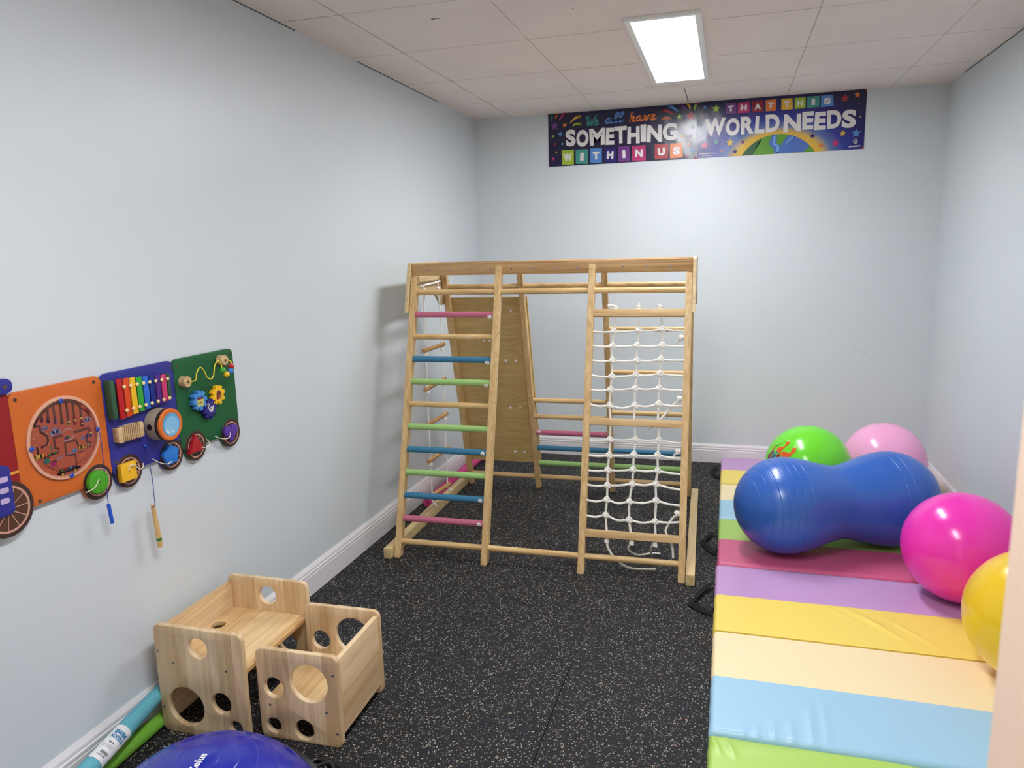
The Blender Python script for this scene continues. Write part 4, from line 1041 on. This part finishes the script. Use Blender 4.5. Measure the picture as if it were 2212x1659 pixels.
for (x, y) in ((.190, .05), (.188, .022), (.186, -.005)): nb_.plate([rrect(x - .012, y - .007, x + .012, y + .007, .004)], .001, lil, None, 0, .030)
nb_.build('gauge_panel', t, 30)
# orange carriage
t = board('train_busy_board', 'orange train carriage busy board with a round bead maze', 'orange', 1.396, .862, .292, .313, [(.018, .294), (.266, .297), (.046, .004 + .006)])
wheel(t, .237, .004, .052, 'orange')
mz = MB(); mcx, mcy = .145, .162; MR = .117
Tm = Matrix.Translation((mcx, mcy, 0))
mz.plate([circ(0, 0, MR, 80), list(reversed(circ(0, 0, MR - .010, 80)))], .006, mat('maze_ring', (222, 164, 136), .5), Tm, .001, BT)
mz.build('maze_ring', t, 30)
mr = MB(); z = BT + .0006; mbase = mat('maze_base', (204, 102, 66), .5); mgr = mat('maze_groove', (112, 62, 44), .6); mz2 = z + .0003
mr.plate([circ(0, 0, MR - .0098, 80)], .0006, mbase, Tm, 0, BT)
stroke(mr, [(-.086, .053), (-.073, .069), (-.05, .086), (-.026, .098), (-.001, .1), (.033, .096), (.053, .086), (.067, .074), (.083, .057), (.093, .043)], .009, mz2, mgr, Tm)
sl = [(-.061, .079, -.062, .062), (-.04, .09, -.043, .055), (-.021, .096, -.022, .048), (0, .092, -.001, .042), (.02, .096, .019, .034), (.04, .09, .04, .031), (.063, .078, .062, .02)]
scol = ['purple', 'indigo', 'blue', 'green', 'yellow', 'dred', 'dred']
for q_, c_ in zip(sl, scol):
    stroke(mr, [(q_[2] + .0005, q_[3] + .01), (q_[2] + .0005, q_[3])], .0105, mz2, bc[c_], Tm, 0)
    stroke(mr, [q_[:2], q_[2:]], .0075, mz2 + .0002, mgr, Tm, 0)
for pts in ([(-.076, .066), (-.089, .052), (-.07, .049), (-.069, .03)], [(-.085, -.009), (-.085, -.023)], [(-.085, -.036), (-.022, -.036), (-.022, -.026), (-.032, -.023), (-.032, -.001), (-.035, .006), (-.005, .008), (.031, .006), (.085, .007), (.085, -.015)], [(.072, -.015), (.071, -.033), (.084, -.036), (.081, -.046), (.043, -.043), (.036, -.016), (-.001, -.016), (0, -.053), (.028, -.056), (.027, -.09), (-.028, -.087)]):
    stroke(mr, pts, .0075, mz2, mgr, Tm, 0)
mr.flat(circ(-.069, .010, .020, 24), mz2, bc['yellow'], Tm)
for k in range(9):
    a = 2 * PI * k / 9; mr.flat([(-.069 + .018 * math.cos(a - .25), .010 + .018 * math.sin(a - .25)), (-.069 + .028 * math.cos(a), .010 + .028 * math.sin(a)), (-.069 + .018 * math.cos(a + .25), .010 + .018 * math.sin(a + .25))], mz2, bmat('pale_gold', (216, 172, 110)), Tm)
mr.flat(circ(-.070, .010, .0205, 24), mz2 + .0001, mbase, Tm)
stroke(mr, [(-.068, .030), (-.055, .02), (-.051, .007), (-.058, -.006), (-.072, -.009)], .007, mz2 + .0002, mgr, Tm)
cl_m = bmat('cloud', (160, 150, 190)); whl = bmat('cloud_white', (214, 206, 222))
for (cx, cy, s) in ((-.056, .038, .8), (-.026, .021, 1.3), (.081, .031, 1.0), (.059, -.017, .6)):
    for dx, dy, r in ((-.008, -.001, .006), (0, .003, .008), (.008, 0, .006)): mr.flat(circ(cx + dx * s, cy + dy * s, r * s, 14), mz2 + .0004, cl_m, Tm)
mr.flat([(-.006, .006), (0, .016), (.012, .02), (.024, .015), (.032, .006), (.026, -.006), (.008, -.008), (-.002, -.002)], mz2 + .0003, mbase, Tm)
stroke(mr, [(-.004, -.006), (.006, -.010), (.022, -.008), (.034, .001)], .0022, mz2 + .0005, whl, Tm); stroke(mr, [(-.006, .012), (.006, .021), (.02, .02), (.03, .014)], .0016, mz2 + .0005, whl, Tm)
stroke(mr, [(-.099, -.031), (-.075, -.032)], .012, mz2 + .0005, bc['yellow'], Tm, 0); stroke(mr, [(.047, -.041), (.074, -.041)], .011, mz2 + .0005, bc['yellow'], Tm, 0)
stroke(mr, [(-.045, -.026), (-.044, -.014)], .004, mz2 + .0005, bc['teal'], Tm, 0)
blkp = bmat('black', (26, 24, 30))
stroke(mr, [(-.034, -.096), (.036, -.095)], .007, mz2 + .0005, blkp, Tm, 0)
stroke(mr, [(-.032, -.054), (-.010, -.049)], .004, mz2 + .0005, cl_m, Tm, 0); stroke(mr, [(.004, -.048), (.030, -.050)], .004, mz2 + .0005, cl_m, Tm, 0)
for x in (-.021, .020):
    mr.flat(circ(x, -.101, .0075, 16), mz2 + .0007, blkp, Tm); mr.flat(circ(x, -.101, .0045, 16), mz2 + .0009, bc['yellow'], Tm)
stroke(mr, [(-.034, -.096), (-.034, -.056)], .0012, mz2 + .0004, blkp, Tm, 0)
stroke(mr, [(-.08, -.04), (-.071, -.055), (-.057, -.07), (-.037, -.084)], .0012, mz2 + .0004, blkp, Tm); stroke(mr, [(.029, -.083), (.047, -.079), (.080, -.074)], .0012, mz2 + .0004, blkp, Tm)
for (x, y, c_) in ((-.063, -.050, 'teal'), (-.045, -.064, 'mag'), (.049, -.062, 'orange')):
    mr.flat(rrect(x - .008, y - .007, x + .008, y + .006, .001), mz2 + .0004, bc[c_], Tm); stroke(mr, [(x - .009, y + .008), (x + .009, y + .008)], .002, mz2 + .0005, blkp, Tm, 0)
mro = mr.build('maze_picture', t)
bead_c = dict(r=mat('bead_red', (170, 34, 34), .3), y=mat('bead_yellow', (232, 208, 86), .3), g=mat('bead_green', (84, 158, 70), .3), b=mat('bead_blue', (44, 72, 170), .3), l=mat('bead_sky', (84, 156, 224), .3), o=mat('bead_orange', (226, 96, 50), .3), p=mat('bead_purple', (90, 46, 110), .3))
for c_, P_ in (('r', [(.039, .048), (.039, .032), (.058, .034), (.084, .0), (-.013, -.088), (.062, .030)]), ('y', [(.018, .04), (.038, .04), (.06, .041), (.061, .025), (.085, -.008)]), ('g', [(-.055, -.034), (-.038, -.033), (.012, -.001), (-.024, -.088)]), ('b', [(.003, -.002), (.084, -.015), (.072, -.010)]), ('l', [(.021, -.043), (.029, -.043), (.004, -.088)]), ('o', [(-.065, -.034), (.063, -.038), (.067, .074), (.073, .069), (.093, .043)]), ('r', [(.078, .063), (.083, .057), (.088, .050)]), ('p', [(.015, -.087)])):
    for (x, y) in P_: MB().sph((mcx + x, mcy + y, BT + .0035), .0036, bead_c[c_], n=12).build('bead', mro)
gl_m = bpy.data.materials.new('clear_cover'); gl_m.use_nodes = True; gb = gl_m.node_tree.nodes['Principled BSDF']; gb.inputs['Transmission Weight'].default_value = 1; gb.inputs['Roughness'].default_value = .06; gb.inputs['IOR'].default_value = 1.25; gb.inputs['Base Color'].default_value = (.97, .93, .9, 1)
MB().plate([circ(0, 0, MR - .0102, 80)], .0012, gl_m, Matrix.Translation((mcx, mcy, 0)), 0, BT + .0075).build('clear_cover', t)
for (x, y) in ((.144, .266), (.252, .160), (.038, .157), (.147, .052)):
    b = MB(); b.cyl((x, y, BT + .0055), (x, y, BT + .0105), .0068, bpl, 20, .0015).cyl((x, y, BT + .010), (x, y, BT + .0108), .002, dark_m, 8); b.build('bolt', t)
# shape blocks on the wheels, each tied with white string
def block(t, pts, m, z0, th=.016, x=0, y=0, name='shape_block', lab=None):
    o = MB().plate([pts], th, m, Matrix.Translation((x, y, 0)), .0022, z0)
    o.cyl((x, y, z0 + th - .001), (x, y, z0 + th + .0005), .0022, dark_m, 10)
    o = o.build(name, t, 30); 
    if lab: o['label'] = lab
    return o
def cord(t, pts, r=.0016, m=None): return MB().tube(spl(pts, 6), r, m or string_m, 6).build('string', t, 60)
zb = BT + .003
block(t, circ(0, 0, .034, 48), mat('block_green', (70, 162, 34), .4), zb, x=.225, y=.009, lab='green round block')
cord(t, [(.222, .018, zb + .018), (.206, .002, zb + .020), (.190, -.004, zb + .02), (.172, -.006, zb + .018)])
# blue carriage
t = board('train_busy_board', 'blue train carriage busy board with a rainbow xylophone and wooden drum', 'blue', 1.689, .862, .292, .314, [(.016, .290), (.282, .290), (.018, .043), (.285, .042)])
for wx2 in (.062, .245): wheel(t, wx2, .003, .052, 'blue')
Yx = lambda y: y - 1.689
Zx = lambda z: z - .862
dgr = mat('xylophone_green', (46, 86, 60), .55)
xy = MB()
xy.box((Yx(1.702), Zx(1.098), BT + .013), (.018, .118, .026), dgr, .004); xy.box((Yx(1.932), Zx(1.099), BT + .012), (.012, .082, .024), dgr, .003)
xy.box((Yx(1.82), Zx(1.128), BT + .006), (.23, .012, .010), dgr, .001); xy.box((Yx(1.82), Zx(1.062), BT + .006), (.23, .012, .010), dgr, .001)
xyo = xy.build('xylophone_frame', t, 20)
xc = [(186, 30, 36), (218, 76, 30), (240, 186, 36), (56, 164, 62), (44, 108, 208), (26, 46, 130), (82, 40, 128), (200, 62, 112)]
for i in range(8):
    cx = Yx(1.732 + .0256 * i) ; zt = Zx(1.157 - .0024 * i); zb_ = Zx(1.034 + .0027 * i)
    MB().box((cx, (zt + zb_) / 2, BT + .020), (.0205, zt - zb_, .005), mat('xylophone_bar_%d' % i, xc[i], .45, .3, bump=.2, bscale=500), .001).build('xylophone_bar', t, 20)
    for zz_ in (1.131 - .001 * i, 1.058 + .0004 * i):
        MB().cyl((cx + .0125, Zx(zz_), BT + .012), (cx + .0125, Zx(zz_), BT + .024), .002, natw, 8).sph((cx + .0125, Zx(zz_), BT + .026), .0062, mat('peg_wood', (240, 214, 160), .45), (1, 1, .6), 14).build('peg', xyo)
gq = MB(); gx0, gx1, gz0, gz1 = Yx(1.706), Yx(1.807), Zx(.963), Zx(1.010)
gq.plate([rrect(gx0, gz0, gx1, gz1, .006)], .012, natw, None, .001, BT)
for k in range(9):
    xx = gx0 + .022 + k * .0072
    gq.box((xx, (gz0 + gz1) / 2, BT + .0165), (.0034, gz1 - gz0 - .001, .010), natw, .0008)
for (a, c) in ((gx0, gx0 + .018), (gx0 + .084, gx1)): gq.plate([rrect(a, gz0, c, gz1, .006, rs=(.0 if a == gx0 else .006, .006 if a == gx0 else 0, .006 if a == gx0 else 0, 0 if a == gx0 else .006))], .022, natw, None, .0012, BT)
gq.plate([rrect(gx0 + .017, gz0 + .001, gx0 + .085, gz1 - .001, .001)], .0185, mat('guiro_gap', (78, 44, 28), .8), None, 0, BT)
gq.build('ridged_block', t, 20)
# drum
dx, dz_ = Yx(1.880), Zx(.984); drm = mat('drum_wood', (200, 184, 160), .55); dmt = Matrix.Translation((dx, dz_, BT))
dp = [(.0, .0), (.0505, .0), (.0515, .002), (.0515, .041), (.0520, .042), (.0520, .053), (.0515, .0585), (.049, .0605), (.038, .0605), (.036, .0595), (0, .0595)]
dmm = [drm, drm, drm, blk, blk, mat('drum_orange', (222, 112, 40), .45), mat('drum_orange', (222, 112, 40), .45), mat('drum_orange', (0, 0, 0)), mat('drum_edge', (80, 150, 190), .45), mat('drum_skin', (112, 178, 224), .35)]
b = MB().lathe(dp, lambda i: dmm[i], 72, dmt)
for k in range(90):
    a = 2 * PI * k / 90; b.box((0, 0, 0), (.0012, .0014, .010), mat('drum_rib', (60, 62, 64), .6), 0, dmt @ Matrix.Rotation(a, 4, 'Z') @ Matrix.Translation((.0524, 0, .0475)))
do = b.build('drum', t, 30)
d2 = MB(); d2.plate([circ(-.001, -.004, .031, 40)], 0, mat('drum_light', (132, 190, 228), .3), dmt, 0, .0605)
stroke(d2, [(-.021, -.012), (-.017, -.021), (-.008, -.026)], .006, .0607, mat('drum_white', (228, 240, 248), .3), dmt); d2.flat(circ(.004, -.022, .0032, 14), .0607, mat('drum_white', (0, 0, 0)), dmt)
d2.build('drum_skin_print', do)
MB().cyl((dx - .0508, dz_, BT + .022), (dx - .0522, dz_, BT + .022), .010, mat('drum_hole', (20, 18, 30), .8), 24).build('sound_hole', do)
MB().sph((Yx(1.820), Zx(.926), BT + .004), .0052, bpl, n=14).build('cord_peg', t)
yb2 = mat('block_yellow', (238, 182, 30), .4); sb2 = mat('block_sky', (38, 120, 210), .4)
block(t, rrect(-.030, -.028, .030, .028, .002), yb2, zb, x=Yx(1.733), y=Zx(.868), lab='yellow square block')
pent = [(.036 * math.cos(PI / 2 + .1 + 2 * PI * k / 5), .036 * math.sin(PI / 2 + .1 + 2 * PI * k / 5)) for k in range(5)]
block(t, pent, sb2, zb, x=Yx(1.915), y=Zx(.871), lab='blue pentagon block')
cord(t, [(Yx(1.728), Zx(.873), zb + .018), (Yx(1.735), Zx(.888), zb + .021), (Yx(1.752), Zx(.882), zb + .021), (Yx(1.770), Zx(.866), zb + .02), (Yx(1.783), Zx(.868), zb + .02), (Yx(1.788), Zx(.880), zb + .018)])
cord(t, [(Yx(1.832), Zx(.880), zb + .014), (Yx(1.852), Zx(.864), zb + .018), (Yx(1.885), Zx(.848), zb + .017), (Yx(1.91), Zx(.850), zb + .017)])
# green carriage
t = board('train_busy_board', 'green train carriage busy board with cogs and beads on a yellow wire', 'green', 1.983, .862, .308, .314, [(.019, .291), (.291, .293), (.022, .042), (.297, .044)])
for wx2 in (.068, .256): wheel(t, wx2, .003, .052, 'green')
Yx = lambda y: y - 1.983
for (y, z) in ((2.014, 1.098), (2.212, 1.142)):
    b = MB(); b.cyl((Yx(y), Zx(z), BT), (Yx(y), Zx(z), BT + .028), .0185, natw, 36).cyl((Yx(y), Zx(z), BT + .0265), (Yx(y), Zx(z), BT + .029), .0055, dark_m, 16); b.build('spool', t, 30)
wz = BT + .052
wire = spl([(Yx(2.014), Zx(1.098), BT + .028), (Yx(2.012), Zx(1.099), wz - .012), (Yx(2.022), Zx(1.104), wz), (Yx(2.030), Zx(1.128), wz), (Yx(2.048), Zx(1.142), wz), (Yx(2.066), Zx(1.128), wz), (Yx(2.078), Zx(1.104), wz), (Yx(2.096), Zx(1.094), wz), (Yx(2.112), Zx(1.106), wz), (Yx(2.122), Zx(1.136), wz), (Yx(2.140), Zx(1.150), wz), (Yx(2.156), Zx(1.138), wz), (Yx(2.160), Zx(1.114), wz), (Yx(2.178), Zx(1.097), wz), (Yx(2.198), Zx(1.104), wz), (Yx(2.208), Zx(1.124), wz), (Yx(2.214), Zx(1.136), wz - .002), (Yx(2.212), Zx(1.142), BT + .04), (Yx(2.212), Zx(1.142), BT + .028)], 6)
wo = MB().tube(wire, .0022, mat('wire_yellow', (222, 206, 54), .3), 10).build('bead_wire', t, 60)
for (y, z, c) in ((2.208, 1.122, 'red'), (2.203, 1.105, 'sky'), (2.180, 1.097, 'yellow'), (2.161, 1.114, 'green')):
    cm = mat('bead_big_' + c, dict(red=(186, 24, 34), sky=(44, 124, 214), yellow=(244, 190, 30), green=(58, 160, 44))[c], .22, coat=.3)
    o = MB().sph((Yx(y), Zx(z), wz), .0108, cm, n=22).build('bead', wo); o['label'] = c.replace('sky', 'blue') + ' bead'
def gear(y, z, col, th, rot, z0=BT + .002):
    pts = []
    for k in range(8):
        a0 = 2 * PI * k / 8 + rot
        for da, r in ((-.27, .0265), (-.19, .0355), (.19, .0355), (.27, .0265)): pts.append((r * math.cos(a0 + da), r * math.sin(a0 + da)))
    b = MB().plate([pts], th, col, Matrix.Translation((Yx(y), Zx(z), 0)), .0014, z0); b.cyl((Yx(y), Zx(z), BT - .001), (Yx(y), Zx(z), z0 + .002), .006, col)
    return b, Matrix.Translation((Yx(y), Zx(z), z0 + th + .0003))
g, T = gear(2.071, 1.022, mat('gear_sky', (70, 140, 210), .35), .020, .1)
crm = bmat('crate', (196, 190, 104))
g.flat(rrect(-.017, -.019, .015, .004, .001), 0, crm, T); g.flat(rrect(-.017, .004, .015, .009, .001), 0, bc['dred'], T)
for k in range(5): stroke(g, [(-.013 + k * .006, .009), (-.014 + k * .006, .016)], .0028, 0, (bc['dgreen'], bc['indigo'])[k > 2], T, 0)
for k in range(5): g.flat(circ(-.014 + k * .0065, -.008, .0014, 8), .0002, blkp, T)
g.flat([(-.004, -.008), (0, -.002), (.004, -.008)], .0002, bc['red'], T)
o = g.build('gear', t, 30); o['label'] = 'light blue gear'
g, T = gear(2.172, 1.022, mat('gear_yellow', (244, 194, 30), .35), .016, .25)
barn = bmat('barn', (150, 56, 40)); barnr = bmat('barn_roof', (112, 48, 38))
g.flat([(-.014, -.016), (.013, -.014), (.013, .006), (.008, .015), (-.002, .018), (-.010, .014), (-.014, .004)], 0, barn, T); stroke(g, [(-.014, .002), (-.008, .014), (.0, .018), (.009, .013), (.013, .005)], .0016, .0002, crm, T)
g.flat([(-.014, -.004), (-.001, -.002), (.002, .016), (-.008, .014), (-.013, .005)], .0002, barnr, T); g.flat(circ(.006, .006, .0026, 10), .0003, blkp, T)
for (a, c) in (((.002, -.014), (.011, -.004)), ((.002, -.004), (.011, -.013))): stroke(g, [a, c], .0013, .0003, crm, T, 0)
g.flat(rrect(-.012, -.014, -.005, -.006, 0.0005), .0003, bc['dred'], T)
o = g.build('gear', t, 30); o['label'] = 'yellow gear'
g, T = gear(2.121, .982, mat('gear_navy', (38, 34, 120), .35), .016, .2)
sw = bmat('swan', (206, 206, 206))
g.flat([(-.010, .002), (-.006, -.008), (.004, -.013), (.014, -.008), (.018, .006), (.020, .011), (.008, .008), (.0, .006), (-.006, .004)], 0, sw, T); stroke(g, [(-.008, .0), (-.009, .010), (-.005, .016), (-.009, .021), (-.012, .019)], .0035, .0001, sw, T); stroke(g, [(-.011, .019), (-.016, .015)], .002, .0002, bc['orange'], T, 0); g.flat(circ(.0, .0, .003, 10), .0003, holec, T)
o = g.build('gear', t, 30); o['label'] = 'navy gear'
tri = [(-.036, -.024), (.036, -.022), (.0, .038)]
block(t, tri, mat('block_red', (176, 24, 34), .4), zb, x=Yx(2.035), y=Zx(.872), lab='red triangle block')
hp = []
for k in range(40):
    a = 2 * PI * k / 40; hp.append((.0022 * 16 * math.sin(a) ** 3, .0022 * (13 * math.cos(a) - 5 * math.cos(2 * a) - 2 * math.cos(3 * a) - math.cos(4 * a)) * 1.0))
hp.reverse()
block(t, hp, mat('block_purple', (92, 52, 160), .4), zb, x=Yx(2.222), y=Zx(.872), lab='purple heart block')
cord(t, [(Yx(2.055), Zx(.858), zb + .017), (Yx(2.075), Zx(.854), zb + .018), (Yx(2.092), Zx(.856), zb + .016), (Yx(2.097), Zx(.868), zb + .015), (Yx(2.084), Zx(.880), zb + .015)])
cord(t, [(Yx(2.132), Zx(.879), zb + .013), (Yx(2.160), Zx(.864), zb + .016), (Yx(2.190), Zx(.856), zb + .018), (Yx(2.205), Zx(.862), zb + .019), (Yx(2.208), Zx(.874), zb + .019)])
# tethered tools hanging in front of the wall
mw = empty('maze_wand', 'slim blue plastic wand hanging on a cord from the orange board', 'wand', M=wall_M(1.646, .735))
MB().cyl((0, 0, .036), (-.004, .060, .034), .0054, bpl, 14).build('wand', mw)
MB().tube([(-.004, .058, .034), (-.003, .15, .034), (-.001, .25, .034), (.002, .286, .028)], .0011, bstr, 6).build('cord', mw, 60)
ml = empty('wooden_mallet', 'wooden beater stick with a green band hanging on a blue cord below the blue board', 'mallet', M=wall_M(1.815, .588))
mm = wood('mallet_wood', (204, 156, 92), (232, 194, 132), 'y', freq=50)
MB().tube([(.004, .0, .036), (.0038, .002, .036), (.003, .02, .036), (-.004, .13, .034), (-.006, .148, .034), (-.0062, .150, .034)], [.004, .0078, .0084, .0066, .006, .003], mm, 18).build('stick', ml, 50)
MB().tube([(.0025, .024, .036), (.0019, .034, .0358)], [.0086, .0084], mat('band_green', (40, 130, 62), .5), 18).build('band', ml, 50)
cdm = MB(); cdm.tube(spl([(-.014, .140, .036), (-.008, .144, .042), (.002, .142, .036), (.004, .16, .034), (.0045, .24, .034), (.005, .336, .022)], 5), .0012, bstr, 6); cdm.build('cord', ml, 60)

bpy.context.view_layer.update()
